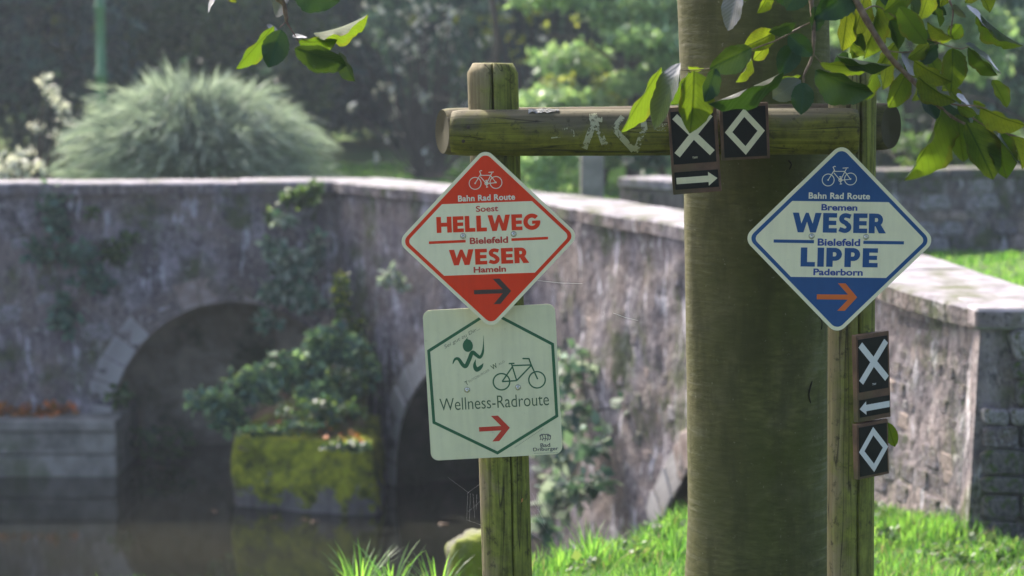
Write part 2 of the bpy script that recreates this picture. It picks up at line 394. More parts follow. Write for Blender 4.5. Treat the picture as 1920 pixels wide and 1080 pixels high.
for a_, b_ in zip(line[:-1], line[1:]): S.append(S[-1] + (b_-a_).length)
LEN = S[-1]
def at_s(s):
    s = min(max(s, 0), LEN)
    lo, hi = 0, len(S)-1
    while hi-lo > 1:
        m_ = (lo+hi)//2
        if S[m_] <= s: lo = m_
        else: hi = m_
    t_ = (s-S[lo])/max(1e-9, S[hi]-S[lo]); return line[lo].lerp(line[hi], t_)
def tan_s(s, d=.15):
    return (at_s(s+d)-at_s(s-d)).normalized()
def nrm_s(s):          # away from the water (behind the wall)
    t_ = tan_s(s); return Vector((-t_.y, t_.x))
def s_of_u(u, z=-1.0, lo=0.0):
    best = None
    for i, p in enumerate(line):
        if S[i] < lo: continue
        uu = 960 + FPX*p.x/p.y
        if best is None or abs(uu-u) < best[0]: best = (abs(uu-u), S[i])
    return best[1]
def top_z(s): return .70 + .02*smoothstep(4, 9, s) - .065*smoothstep(LEN-2.2, LEN, s)
ZW = -1.50
s1 = s_of_u(430); s2l = s_of_u(748); s3l = s_of_u(1228)
ARCH = [dict(c=s1, r=.93, cz=-1.18, h=.95), dict(c=s2l+.97, r=.97, cz=-1.50, h=1.02), dict(c=s3l+1.05, r=1.05, cz=-1.62, h=1.08)]
def arch_z(s):
    for A in ARCH:
        d = (s-A['c'])/A['r']
        if abs(d) < 1: return A['cz'] + A['h']*math.sqrt(max(0, 1-d*d))
    return None
bridge = thing('stone_bridge', 'old curved stone bridge with dark arches and pale coping over the stream', 'bridge', (0,0,0))
# front face
cols = list(np.arange(0, LEN, .05)) + [LEN]
cuts = []
for A in ARCH:
    cols = [c for c in cols if abs(c-A['c']) > A['r']+.01]
    for k in range(33): cols.append(A['c'] - A['r']*math.cos(PI*k/32))
    cuts += [A['c']-A['r'], A['c']+A['r']]
cols = sorted(cols)
def face_pt(s, z, off=0.0):
    p = at_s(s); n = nrm_s(s)
    d = .035*fbm(s*1.3, z*1.3, 3.1) + .015*fbm(s*5, z*5, 1.7) + .05*smoothstep(0, 2.2, top_z(s)-z)   # batter
    q = p - n*(d+off); return Vector((q.x, q.y, z))
NR = 44
V, F = [], []; matidx = []
prevI = None
for a_, b_ in zip(cols[:-1], cols[1:]):
    mid = (a_+b_)/2; inside = arch_z(mid) is not None
    A_ = None
    if inside: A_ = min(ARCH, key=lambda q: abs(q['c']-mid))
    st = len(V)
    for s in (a_, b_):
        if inside:
            d = min(1, abs(s-A_['c'])/A_['r']); zl = A_['cz'] + A_['h']*math.sqrt(max(0, 1-d*d))
        else: zl = -2.1
        zt = top_z(s)-.08
        for k in range(NR+1): V.append(face_pt(s, zt + (zl-zt)*k/NR))
    for k in range(NR):
        F.append((st+k, st+k+1, st+NR+1+k+1, st+NR+1+k))
    prevI = b_
me = mesh('wall', V, F, True)
bm = bmesh.new(); bm.from_mesh(me); bmesh.ops.remove_doubles(bm, verts=bm.verts, dist=.0004); bmesh.ops.recalc_face_normals(bm, faces=bm.faces); bm.to_mesh(me); bm.free()
me.materials.append(M['wall']); me.materials.append(M['wall_pink'])
pink0 = s_of_u(1560)
for p in me.polygons:
    if p.center.y < at_s(pink0).y + .25*mnoise.noise(p.center*3): p.material_index = 1
link_mesh('wall', me, bridge)
# back of the parapet and wall end
V, F = [], []
sl = np.arange(0, LEN+.01, .2)
for s in sl:
    p = at_s(s) + nrm_s(s)*.42
    V += [(p.x, p.y, top_z(s)-.08), (p.x, p.y, -.2)]
for i in range(len(sl)-1): F.append((2*i, 2*i+1, 2*i+3, 2*i+2))
link_mesh('parapet_back', mesh('parapet_back', V, F), bridge, 'stone_a')
# vaults
for A in ARCH:
    V, F = [], []; n = nrm_s(A['c']); n3 = Vector((n.x, n.y, 0)); K = 24
    prof = [(A['c']-A['r'], -2.1)] + [(A['c']-A['r']*math.cos(PI*k/K), A['cz']+A['h']*math.sin(PI*k/K)) for k in range(K+1)] + [(A['c']+A['r'], -2.1)]
    for s, z in prof:
        q = face_pt(s, z, -.01)
        V += [q, q + n3*.35, q + n3*.7, q + n3*(1.05 if A is ARCH[0] else 2.2)]
    for i in range(len(prof)-1):
        for k in range(3): F.append((4*i+k, 4*i+k+1, 4*(i+1)+k+1, 4*(i+1)+k))
    F.append(tuple(4*i+3 for i in range(len(prof))))
    link_mesh('vault', mesh('vault', V, F), bridge, 'vault' if A is ARCH[0] else 'vault_shaded')
# voussoirs, each one a stone
def voussoir_mesh(r0, r1, a0, a1, dep=.05):
    V = []
    for y in (0, dep):
        for r, a_ in ((r0,a0),(r1,a0),(r1,a1),(r0,a1)): V.append((r*math.cos(a_), y, r*math.sin(a_)))
    me = mesh('voussoir', V, [(0,1,2,3),(7,6,5,4),(0,4,5,1),(1,5,6,2),(2,6,7,3),(3,7,4,0)])
    return bevel_me(me, .008, 1)
vm = ['wall', 'stone_a', 'stone_b', 'stone_a', 'stone_c']
for ai, A in enumerate(ARCH):
    NV = 19
    for k in range(NV):
        a_ = PI*(k+.5)/NV; da = PI/NV*.488
        me = voussoir_mesh(A['r']+.005, A['r']+.20+.03*random.random(), -da, da)
        me.materials.append(M['pale_render' if (ai == 1 and k > NV*.6) or (ai==0 and k>NV*.70) or ai == 2 and k > 12 else random.choice(vm[:3])])
        s = A['c'] - A['r']*math.cos(PI-a_)*0; s_ = A['c'] + 0
        # orient the stone in the local wall plane at its own place
        sc_ = A['c'] + (A['r']+.1)*math.cos(a_); tt = tan_s(sc_, .1); nn = nrm_s(sc_)
        fc = face_pt(sc_, A['cz']+A['h']*math.sin(a_), .004)
        o = link_mesh('voussoir', me, bridge)
        X = Vector((tt.x, tt.y, 0)); Yv = Vector((nn.x, nn.y, 0)); Z = Vector((0,0,1))
        R = Matrix((X, Yv, Z)).transposed().to_4x4()
        ctr = Vector((fc.x, fc.y, 0)) - X*((A['r']+.1)*math.cos(a_)); ctr.z = A['cz'] + (A['h']-A['r'])*math.sin(a_)
        o.matrix_world = Matrix.Translation(ctr) @ R @ Matrix.Rotation(-a_, 4, 'Y')
# coping slabs
s = 0.0; k = 0
while s < LEN-.05:
    L = min(.62+.35*random.random(), LEN-s); n_ = 6
    V = []
    for i in range(n_+1):
        ss = s+.004 + (L-.008)*i/n_; p = at_s(ss); n = nrm_s(ss); zt = top_z(ss) + .006*math.sin(k*7.3)
        wob = .022*fbm(ss*5, 0, 5)
        for (o_, z_) in ((-.045+wob, zt-.085), (-.048+wob, zt-.014), (-.032+wob, zt), (.47, zt+.004), (.48, zt-.085)):
            q = p + n*o_; V.append((q.x, q.y, z_ + .004*fbm(ss*8, o_*9, 2)))
    F = []
    for i in range(n_):
        for j in range(5): F.append((5*i+j, 5*i+(j+1)%5, 5*(i+1)+(j+1)%5, 5*(i+1)+j))
    F += [(4,3,2,1,0), tuple(range(5*n_, 5*n_+5))]
    cm = mesh('coping_stone', V, F); cm.materials.append(M['coping']); cm.materials.append(M['wall'])
    for pi_, p_ in enumerate(cm.polygons[:5*n_]):
        if pi_ % 5 in (0, 4): p_.material_index = 1
    link_mesh('coping_stone', cm, bridge)
    s += L; k += 1
# end pier: the wall turns and closes
e = at_s(LEN); en = nrm_s(LEN)
pv, pf = box(0, .62, 0, .60, -1.2, .57); pv = [(x - (.085 if x == 0 and z_ < 0 else 0), y - (.07 if y == 0 and z_ < 0 else 0), z_) for x, y, z_ in pv]
pier = link_mesh('end_pier', mesh('end_pier', pv, pf), bridge, 'wall_pink'); pier.location = (e.x-.035, e.y-.05, 0)
cv, cf = box(-.03, .66, -.04, .64, .572, .655)
cm = bevel_me(mesh('coping_stone', cv, cf), .012, 1); cm.materials.append(M['coping']); cm.materials.append(M['wall_pink'])
for p_ in cm.polygons:
    if abs(p_.normal.z) < .5: p_.material_index = 1
o = link_mesh('coping_stone', cm, bridge); o.location = (e.x-.03, e.y-.045, 0)
# loose rubble stones, shared meshes
def rubble_mesh(i):
    bm = bmesh.new(); bmesh.ops.create_cube(bm, size=1.0)
    bmesh.ops.bevel(bm, geom=list(bm.edges), offset=.16, segments=1, affect='EDGES')
    for v in bm.verts: v.co += Vector((mnoise.noise(v.co*2+Vector((i*3,0,0))), mnoise.noise(v.co*2+Vector((0,i*5,0)))*.6, mnoise.noise(v.co*2+Vector((0,0,i*7)))))*.14
    me = bpy.data.meshes.new('stone'); bm.to_mesh(me); bm.free()
    me.materials.append(M[('stone_a','stone_b','stone_c','wall_pink','wall','stone_b')[i % 6]]); return me
RUB = [rubble_mesh(i) for i in range(12)]
def put_stone(parent, p, X, Yv, w, h, d, cand=None):
    o = link_mesh('stone', RUB[random.choice(cand) if cand else random.randrange(12)], parent)
    R = Matrix((X, Yv, Vector((0,0,1)))).transposed().to_4x4()
    o.matrix_world = Matrix.Translation(p) @ R @ Matrix.Rotation(random.uniform(-.08,.08), 4, 'Y') @ Matrix.Diagonal((w, d, h, 1))
    return o
def rubble_band(parent, s0, s1, z0, z1, prob, hmin=.07, hmax=.13, wmul=1.6, prouder=.0, cand=None):
    z = z0; n = 0
    while z < z1:
        h = random.uniform(hmin, hmax); s = s0 + random.random()*.1
        while s < s1:
            w = h*random.uniform(1.0, wmul*1.2)
            az = arch_z(s+w/2)
            if random.random() < prob and (az is None or z > az+.28) and not any(abs(s+w/2-A['c']) < A['r']+.25 and z < A['cz']+A['h']+.22 and az is None and z < A['cz']+.1 and False for A in ARCH):
                zz = z+h/2; fp = face_pt(s+w/2, zz); t_ = tan_s(s+w/2); nn = nrm_s(s+w/2)
                X = Vector((t_.x, t_.y, 0)); Yv = Vector((nn.x, nn.y, 0)); dd = .07
                put_stone(parent, fp + Yv*(dd/2-.018-prouder), X, Yv, w*.93, h*.92, dd, cand); n += 1
            s += w
        z += h
    return n
rubble_band(bridge, s_of_u(1640), LEN-.1, -.35, .52, .34, .05, .11, 1.6, -.014, [3,9,3,9,4,1,0])
rubble_band(bridge, s_of_u(1640), LEN-.1, -.35, -.02, .6, .06, .12, 1.6, -.012, [3,9,3,9,4,1,0,2])
rubble_band(bridge, s_of_u(-30), s_of_u(200), -1.0, .35, .16, .08, .15, 1.6, -.010)
rubble_band(bridge, s_of_u(200), s_of_u(600), -.15, .5, .08, .08, .13, 1.6, -.012)
rubble_band(bridge, s_of_u(1050), s_of_u(1270), -.7, .4, .10, .07, .12, 1.6, -.012)
z = -.42
while z < .52:      # end pier face, individually set stones
    h = random.uniform(.06, .13); x = e.x-.03
    while x < e.x+.56:
        w = random.uniform(.07, .20)
        if random.random() < .62: put_stone(bridge, Vector((x+w/2, e.y-.05-.045-.07*max(0, .57-z-h/2)/1.77+.026, z+h/2)), Vector((1,0,0)), Vector((0,1,0)), w*.94, h*.92, .06, [0,2,6,8,3,9,2,8,1])
        x += w
    z += h

# ------------------------------------------------------------------ ground, water, lawn
def behind(x, y, off=.2):
    """True behind the bridge wall line"""
    best = 1e9; bi = 0
    P2 = Vector((x, y))
    for i in range(0, len(line), 6):
        d = (line[i]-P2).length_squared
        if d < best: best = d; bi = i
    n = nrm_s(S[bi]); d = (P2-line[bi]).dot(n)
    if x > e.x+.3 and y > e.y+.05: return True
    if x > e.x+.3: return False
    return d > off
def H_bank(x, y):
    ye = 7.25 + 1.9*smoothstep(-.4, 1.0, x) + 3.5*smoothstep(1.0, 1.7, x)
    z = -.05 - .078*max(0, y-6) + .03*fbm(x*.8, y*.8) + .012*fbm(x*4, y*4)
    z -= 2.0*smoothstep(0, 2.6, y-ye)
    if x < -1.2: z -= 1.2*smoothstep(-1.2, -3.5, x)*smoothstep(3, 7, y)
    return z
def H_lawn(x, y):
    base = .16 + .03*fbm(x*.5, y*.5) + 3.5*smoothstep(34, 75, y)
    if x > 2.3: base = base*smoothstep(9, 14, y) + (1-smoothstep(9, 14, y))*-.28
    return base
def grid(name, xs, ys, H, keep=None, mat='ground'):
    V = [(x, y, H(x, y)) for y in ys for x in xs]; nx = len(xs); F = []
    for j in range(len(ys)-1):
        for i in range(nx-1):
            if keep is None or keep((xs[i]+xs[i+1])/2, (ys[j]+ys[j+1])/2): F.append((j*nx+i, j*nx+i+1, (j+1)*nx+i+1, (j+1)*nx+i))
    o = link_mesh(name, mesh(name, V, F, True), None, mat); o['kind'] = 'structure'; return o
xs = list(np.arange(-14, -2, .5)) + list(np.arange(-2, 4, .1)) + list(np.arange(4, 22.1, .5))
ys = list(np.arange(-8, 5, .5)) + list(np.arange(5, 13, .1)) + list(np.arange(13, 21.1, .5))
grid('grass_bank', xs, ys, H_bank, lambda x, y: not (x > e.x+.5 and y > e.y+.7), 'ground')
xs = list(np.arange(-50, -6, 2)) + list(np.arange(-6, 7, .16)) + list(np.arange(7, 50.1, 2))
ys = list(np.arange(8.6, 21, .16)) + list(np.arange(21, 40, 1)) + list(np.arange(40, 76, 3))
grid('lawn', xs, ys, H_lawn, lambda x, y: behind(x, y, .2), 'lawn')
wv = [(-16, 5, ZW), (8, 5, ZW), (8, 22, ZW), (-16, 22, ZW)]
o = link_mesh('river_water', mesh('river_water', wv, [(0,1,2,3)]), None, 'water'); o['kind'] = 'structure'

# quay block (left) in courses of stone
quay = thing('stone_quay', 'low pale stone ledge with dry orange leaves at far left by the water', 'ledge', aty(110, 890, 17.1))
def set_world(o, parent): o.matrix_parent_inverse = Matrix.Translation(-parent.location)
qx1 = aty(222, 890, 17.0).x
for row, (z0, z1) in enumerate(((-1.62, -1.34), (-1.335, -1.16), (-1.155, -1.07))):
    x = qx1; k = 0
    while x > qx1-3.4:
        w = random.uniform(.55, .95) if row < 2 else 1.1
        v, f = box(x-w+.004, x-.004, 16.95+.01*random.random() - (.03 if row == 2 else 0), 17.95, z0, z1)
        o = link_mesh('quay_stone', bevel_me(mesh('quay_stone', v, f), .012, 1), quay, 'concrete'); set_world(o, quay)
        x -= w
# mossy block in front of the pier
mb = thing('mossy_stone_block', 'square stone block thick with yellow green moss standing in the dark water', 'stone block', aty(565, 940, 15.9))
a0 = atz(432, 950, -1.5); a1 = atz(705, 968, -1.5)
def block_stone(p0, p1, depth, z0, z1, t0, t1, mat, name='stone', par=None):
    d = (p1-p0); q0 = p0+d*t0; q1 = p0+d*t1; nb_ = Vector((0, 1))*depth
    n_, m_ = 10, 6; V = []; F = []
    bm = bmesh.new(); bmesh.ops.create_grid(bm, x_segments=1, y_segments=1, size=.5); bm.free()
    v, f = box(0, 1, 0, 1, 0, 1); me = mesh(name, v, f)
    bm = bmesh.new(); bm.from_mesh(me); bmesh.ops.subdivide_edges(bm, edges=list(bm.edges), cuts=7, use_grid_fill=True)
    for w in bm.verts:
        c = w.co.copy()
        p = q0 + (q1-q0)*c.x + nb_*c.y
        zz = z0+(z1-z0)*c.z
        edge = sum(1 for k in range(3) if c[k] < .01 or c[k] > .99)
        n3 = Vector((mnoise.noise(Vector((p.x, p.y, zz))*5), mnoise.noise(Vector((p.x+9, p.y, zz))*5), mnoise.noise(Vector((p.x, p.y+9, zz))*5)))*.045 + Vector((mnoise.noise(Vector((p.x, p.y, zz+4))*1.7), mnoise.noise(Vector((p.x+9, p.y, zz+4))*1.7), mnoise.noise(Vector((p.x, p.y+9, zz+4))*1.7)))*.07
        inn = Vector((.5-c.x, .5-c.y, .5-c.z))*(.05 if edge >= 2 else 0)
        w.co = Vector((p.x, p.y, zz)) + n3 + Vector((inn.x, inn.y, inn.z))
    bm.to_mesh(me); bm.free(); me.polygons.foreach_set('use_smooth', [True]*len(me.polygons))
    return me
p0 = Vector((a0.x, a0.y)); p1 = Vector((a1.x, a1.y))
for z0, z1, cuts_, m_ in ((-1.75, -.99, (0, 1), 'mossy_foot'),):
    for t0, t1 in zip(cuts_[:-1], cuts_[1:]):
        o = link_mesh('stone', block_stone(p0, p1, 1.3, z0, z1, t0+.002, t1-.002, m_), mb, m_); set_world(o, mb)
# soil mound against the pier
V, F = [], []; nx, ny = 26, 20
cx0 = aty(590, 700, 16.7)
for j in range(ny+1):
    for i in range(nx+1):
        x = -1.92 + .86*i/nx; y = 15.75 + 1.5*j/ny
        z = -1.07 + .62*smoothstep(15.8, 17.0, y)*smoothstep(-2.1, -1.35, x)*(.75+.4*fbm(x*2, y*2)) + .04*fbm(x*6, y*6)
        V.append((x, y, z))
for j in range(ny):
    for i in range(nx): F.append((j*(nx+1)+i, j*(nx+1)+i+1, (j+1)*(nx+1)+i+1, (j+1)*(nx+1)+i))
o = link_mesh('soil_mound', mesh('soil_mound', V, F, True), None, 'soil'); o['kind'] = 'structure'
# boulder by the post foot
def boulder(name, label, loc, sc_, seed, mat):
    bm = bmesh.new(); bmesh.ops.create_icosphere(bm, subdivisions=4, radius=1)
    for v in bm.verts:
        c = v.co.copy(); v.co = Vector((math.copysign(abs(c.x)**.7, c.x), math.copysign(abs(c.y)**.7, c.y), math.copysign(abs(c.z)**.7, c.z)))*(1+.18*mnoise.fractal(c*1.6+Vector((seed,0,0)), 1, 2, 4))
        v.co = Vector((v.co.x*sc_[0], v.co.y*sc_[1], v.co.z*sc_[2]))
    me = bpy.data.meshes.new(name); bm.to_mesh(me); bm.free(); me.polygons.foreach_set('use_smooth', [True]*len(me.polygons))
    o = link_mesh(name, me, None, mat); o.location = loc; tag(o, label, 'boulder'); return o
p = aty(890, 1075, 9.2)
boulder('mossy_boulder', 'mossy boulder on the bank just left of the foot of the left post', (p.x, 9.2, p.z), (.13,.14,.17), 3, 'mossy')

# ------------------------------------------------------------------ far parapet, pillar, garden wall
def simple_wall(name, label, pts, th, z0, z1, copz, mats, stones=.8):
    w = thing(name, label, 'wall', (pts[0][0], pts[0][1], z0))
    for (ax, ay), (bx, by) in zip(pts[:-1], pts[1:]):
        a_ = Vector((ax, ay)); b_ = Vector((bx, by)); d = (b_-a_); L = d.length; d.normalize(); n = Vector((-d.y, d.x))
        R = Matrix((Vector((d.x,d.y,0)), Vector((n.x,n.y,0)), Vector((0,0,1)))).transposed().to_4x4()
        v, f = box(0, L, 0, th, z0, z1-.07); o = link_mesh('wall_core', mesh('wall_core', v, f), w, mats[0])
        o.parent = w; o.matrix_world = Matrix.Translation((a_.x, a_.y, 0)) @ R; o.matrix_parent_inverse = Matrix.Translation(-w.location)
        x = 0
        while x < L-.02:
            cw = min(random.uniform(.5,.8), L-x)
            v, f = box(x+.003, x+cw-.003, -.03, th+.03, z1-.068, z1 + .01*random.random()); o = link_mesh('coping_stone', bevel_me(mesh('coping_stone', v, f), .01, 1), w, mats[1])
            o.matrix_world = Matrix.Translation((a_.x, a_.y, 0)) @ R; o.matrix_parent_inverse = Matrix.Translation(-w.location); x += cw
        z = z0+.25
        while z < z1-.14:
            h = random.uniform(.08, .13); x = random.random()*.1
            while x < L-.15:
                sw = h*random.uniform(1.2, 2.2)
                if random.random() < stones:
                    o = link_mesh('stone', RUB[random.choice([0,2,3,6,8,9,1])], w)
                    o.matrix_world = Matrix.Translation((a_.x, a_.y, 0)) @ R @ Matrix.Translation((x+sw/2, .012, z+h/2)) @ Matrix.Diagonal((sw*.92, .06, h*.9, 1))
                    o.matrix_parent_inverse = Matrix.Translation(-w.location)
                x += sw
            z += h
    return w
simple_wall('garden_wall', 'lichened rubble wall with mossy top behind the grass at far right', [(2.2, 17.2), (6.4, 18.4)], .4, -.1, .79, 0, ('wall', 'stone_c'), .45)
simple_wall('parapet_wall', 'low stone parapet across the road, just right of the grey stone pillar', [(.82, 17.3), (1.75, 15.9)], .38, .1, .74, 0, ('stone_c', 'coping'), .7)
p = aty(1110, 300, 17.0)
pl = thing('stone_pillar', 'slim square grey stone pillar behind the bridge parapet', 'pillar', (p.x, 17.0, .15))
v, f = box(-.085, .085, -.085, .085, 0, .93); link_mesh('shaft', bevel_me(mesh('shaft', v, f), .012, 2), pl, 'concrete')
v, f = box(-.10, .10, -.10, .10, .93, .99); link_mesh('cap', bevel_me(mesh('cap', v, f), .015, 2), pl, 'concrete')

# ------------------------------------------------------------------ foliage clouds
def cloud(blobs, size, up=.3, droop=0.0, seed=0, elong=1.7):
    """kite-shaped leaves gathered in blobs (cx,cy,cz,rx,ry,rz,n)"""
    rng = np.random.default_rng(seed); P = []
    for cx, cy, cz, rx, ry, rz, n in blobs:
        d = rng.normal(size=(n, 3)); d /= np.linalg.norm(d, axis=1)[:, None]
        r = rng.random(n)**.45
        P.append(np.array([cx, cy, cz]) + d*r[:, None]*np.array([rx, ry, rz]))
    P = np.concatenate(P); n = len(P)
    ax = rng.normal(size=(n, 3)); ax[:, 2] -= droop; ax /= np.linalg.norm(ax, axis=1)[:, None]
    up_ = rng.normal(size=(n, 3)); up_[:, 2] += up*4; nn = np.cross(ax, up_); nn /= np.linalg.norm(nn, axis=1)[:, None] + 1e-9
    w3 = np.cross(nn, ax)
    s_ = size*(.55+.9*rng.random(n))[:, None]; wdt = s_/elong*.9
    # nn is the side direction, w3 the leaf normal
    V = np.stack([P, P+ax*s_*.5+nn*wdt*.5-w3*wdt*.12, P+ax*s_, P+ax*s_*.5-nn*wdt*.5-w3*wdt*.12], axis=1).reshape(-1, 3)
    F = np.arange(4*n).reshape(n, 4); return V, F
def crown_blobs(c, rx, ry, rz, k, n, rng, spread=.33, flat=.6):
    out = []
    for i in range(k):
        d = rng.normal(size=3); d /= np.linalg.norm(d); r = rng.random()**.4
        q = (c[0]+d[0]*r*rx, c[1]+d[1]*r*ry, c[2]+d[2]*r*rz); s_ = spread*(.6+.8*rng.random())
        out.append((*q, rx*s_, ry*s_, rz*s_*flat, n//k))
    return out
def limbs(base, top, r, n, reach, rng, z0=.35):
    parts = [tube([base, base.lerp(top, .5)+Vector((rng.normal()*.1, rng.normal()*.1, 0)), top], [r, r*.75, r*.25], 10)]
    for i in range(n):
        t_ = z0 + (1-z0)*i/n; p_ = base.lerp(top, t_); a_ = rng.random()*2*PI; L = reach*(.6+.5*rng.random())*(1-.4*t_)
        q = p_ + Vector((math.cos(a_)*L, math.sin(a_)*L, L*.35)); m_ = p_.lerp(q, .5)+Vector((0,0,L*.12))
        parts.append(tube([p_, m_, q], [r*.35*(1-t_*.5), r*.2, r*.05], 6))
    return merge(parts)
def tree(name, label, cat, x, y, h, rx, low, n, size, mat, seed, k=26, up=.3, flat=.55, tr=.14, group=None, z0=None, droop=.2, skirt=0):
    rng = np.random.default_rng(seed); gz = H_lawn(x, y) if z0 is None else z0
    t_ = thing(name, label, cat, (x, y, gz), group)
    v, f = limbs(Vector((0,0,-.2)), Vector((rng.normal()*.3, rng.normal()*.3, h*.9)), tr, 9, rx*.9, rng, .12)
    link_mesh('trunk', mesh('trunk', v, f, True), t_, 'bark_far')
    cz = (h+low)/2
    bb_ = crown_blobs((0,0,cz), rx*.85, rx*.85, (h-low)/2*.9, k, n, rng, .34, flat)
    for i in range(skirt):
        a_ = rng.random()*2*PI; bb_.append((math.cos(a_)*rx*.9*rng.random()**.5, -abs(math.sin(a_))*rx*.9*rng.random()**.5, .2+2.6*rng.random(), .55, .5, .42, 260))
    V, F = cloud(bb_, size, up, droop, seed)
    link_mesh('crown', mesh_np('crown', V, F), t_, mat)
    return t_
# wood edge, left to right (each its own tree)
wood = [
 ('broadleaf_tree','tall dim tree at the left edge of the wood above the white blossoms', -7.6, 33, 10, 3.2, .3, 9000, .26, 'fol_dark', 11),
 ('broadleaf_tree','hazy grey green tree directly behind the green lamp post', -5.4, 35, 11, 3.0, .2, 9500, .24, 'fol_mid', 12),
 ('broadleaf_tree','shadowy tree behind the middle of the feathery round bush', -3.6, 38, 12, 3.0, .1, 9000, .26, 'fol_dark', 13),
 ('broadleaf_tree','dark tree behind the drooping twig at the top left', -2.0, 40, 12, 3.0, .1, 9500, .26, 'fol_dark', 14),
 ('broadleaf_tree','dark blue green tree left of the mossy post top', -.3, 39, 12, 2.8, .2, 9500, .24, 'fol_dark', 15),
 ('broadleaf_tree','dark tree directly behind the beam and the left post top', 1.4, 42, 13, 3.0, .2, 9500, .26, 'fol_dark', 16),
 ('broadleaf_tree','dark tree behind the beech trunk', 3.3, 40, 13, 3.0, .2, 9000, .26, 'fol_dark', 17),
 ('broadleaf_tree','mid green tree right of the beam end behind the hanging leaves', 5.1, 34, 11, 2.6, .4, 9500, .20, 'fol_mid', 18),
 ('broadleaf_tree','bluish green tree at the far right edge above the garden wall', 7.4, 33, 11, 2.6, .3, 10000, .20, 'fol_blue', 19),
 ('broadleaf_tree','dark tree filling the gap behind the far right trees', 9.6, 38, 12, 3.2, .2, 8000, .28, 'fol_dark', 20),
 ('broadleaf_tree','dark tree beyond the far left end of the bridge wall', -10.2, 37, 12, 3.4, .2, 8000, .28, 'fol_dark', 21)]
for (nm, lb, x, y, h, rx, low, n, sz, mt, sd) in wood:
    tree(nm, lb, 'tree', x, y, h, rx, low, n, sz*.8, mt, sd, group='trees along the wood edge', skirt=34)
# backdrop wood as one mass
rng = np.random.default_rng(5)
bl = [(x+rng.normal(), 48+rng.random()*6, 1+z, 3.2, 2.2, 2.4, 900) for x in np.arange(-30, 31, 3.0) for z in (0, 3.2, 6.4, 9.0)]
V, F = cloud(bl, .42, .3, .2, 5)
o = link_mesh('far_wood', mesh_np('far_wood', V, F), None, 'fol_dark'); tag(o, 'dark mass of woodland closing the view behind every tree', 'woodland'); o['kind'] = 'stuff'
# brighter trees and shrubs nearer
tree('maple_tree', 'bright sunlit green tree with layered sprays left of the beech trunk', 'tree', 1.36, 25.5, 3.9, 1.5, .1, 24000, .12, 'fol_bright', 31, 40, 1.2, .22, .09)
tree('leafy_bush', 'yellow green sunlit bush above the beam between the post top and the trunk', 'bush', 1.05, 26.8, 1.65, .80, .1, 5000, .09, 'fol_yellow', 32, 18, .6, .5, .04)
tree('slender_tree', 'slender dark tree speckled with pale glints left of the mossy post top', 'tree', -.95, 30, 4.6, 1.15, .2, 6500, .11, 'fol_blue', 33, 24, .3, .5, .06)
tree('young_tree', 'thin young tree with grey trunk left of the red diamond top', 'tree', -.38, 21.5, 3.9, .55, 2.3, 900, .10, 'fol_mid', 34, 9, .3, .6, .045)
tree('round_shrub', 'small bright green shrub on the lawn left of the grey stone pillar', 'shrub', .38, 20.0, 1.05, .48, .05, 2600, .07, 'fol_bright', 35, 12, .6, .6, .02)
tree('dark_shrub', 'dark clipped shrub right of the grey stone pillar behind the parapet', 'shrub', 1.5, 19.5, 1.15, .62, .05, 2600, .08, 'fol_dark', 36, 12, .4, .6, .03)
tree('hazel_tree', 'fresh green tree behind the yellow leaves right of the post top', 'tree', 4.25, 24.5, 4.0, 1.15, .5, 9000, .11, 'fol_bright', 37, 26, .6, .4, .07)
tree('birch_tree', 'grey green tree behind the white glinting leaves at top right', 'tree', 5.9, 26.5, 4.6, 1.35, .2, 9500, .11, 'fol_blue', 38, 26, .5, .4, .07)
tree('wall_shrub', 'low dark green shrub growing along the top of the rubble garden wall', 'shrub', 3.6, 19.4, 1.1, .85, .1, 3000, .08, 'fol_mid', 39, 14, .4, .5, .03)
# sun glints painted as small pale leaves; blossoms and yellow leaves use it too
def glints(name, label, pts_uv, Y, size, n, mat, cat='sprig', seed=3):
    rng = np.random.default_rng(seed); bl = []
    for (u, v, r) in pts_uv:
        p_ = aty(u, v, Y+rng.normal()*.1); rr = r*Y/FPX; bl.append((p_.x, p_.y, p_.z, rr, rr, rr, n))
    b0 = aty(pts_uv[-1][0], pts_uv[-1][1], Y); base = Vector((b0.x, Y, H_lawn(b0.x, Y)))
    t_ = thing(name, label, cat, base)
    V, F = cloud(bl, size, .5, 0, seed, 1.4); o = link_mesh('foliage', mesh_np('foliage', V - np.array(base), F), t_, mat)
    parts = []
    for b_ in bl:
        q = Vector(b_[:3]) - base; parts.append(tube([(q.x*.1, 0, 0), (q.x*.6, q.y*.5, q.z*.6), q], [.02, .012, .005], 5))
    v, f = merge(parts); link_mesh('stem', mesh('stem', v, f), t_, 'bark_far'); return t_
glints('painted_glint_sapling', 'slim sapling with sun glints painted as white leaves left of the feathery bush', [(80,150,9),(88,165,12),(100,178,9),(112,195,12),(122,202,9),(62,235,8),(75,243,9),(118,225,9),(140,230,9),(120,260,9),(132,272,9),(105,255,8),(118,280,9),(60,282,6)], 22.5, .075, 12, 'fol_pale', 'sapling', 4)
glints('blossoming_shrub', 'low shrub with cream white blossoms on the wall top at far left', [(5,297,9),(25,300,9),(40,292,9),(5,322,9),(20,325,9),(60,310,9),(45,318,8),(75,312,9),(-20,310,14),(30,312,9)], 19.5, .07, 12, 'fol_pale', 'shrub', 6)
gl = [(rng.normal()*55+800, abs(rng.normal())*150, 4) for _ in range(80)] + [(780,26,5),(840,27,5),(817,103,6),(833,108,6),(806,213,5),(752,250,4),(1013,75,5),(830,10,7),(990,160,5)]
gl.append((800, 300, 4))
glints('painted_glint_shrub', 'loose airy shrub added to carry sun glints painted as pale leaves in front of the dark wood', gl, 28.5, .085, 5, 'fol_pale', 'shrub', 8)
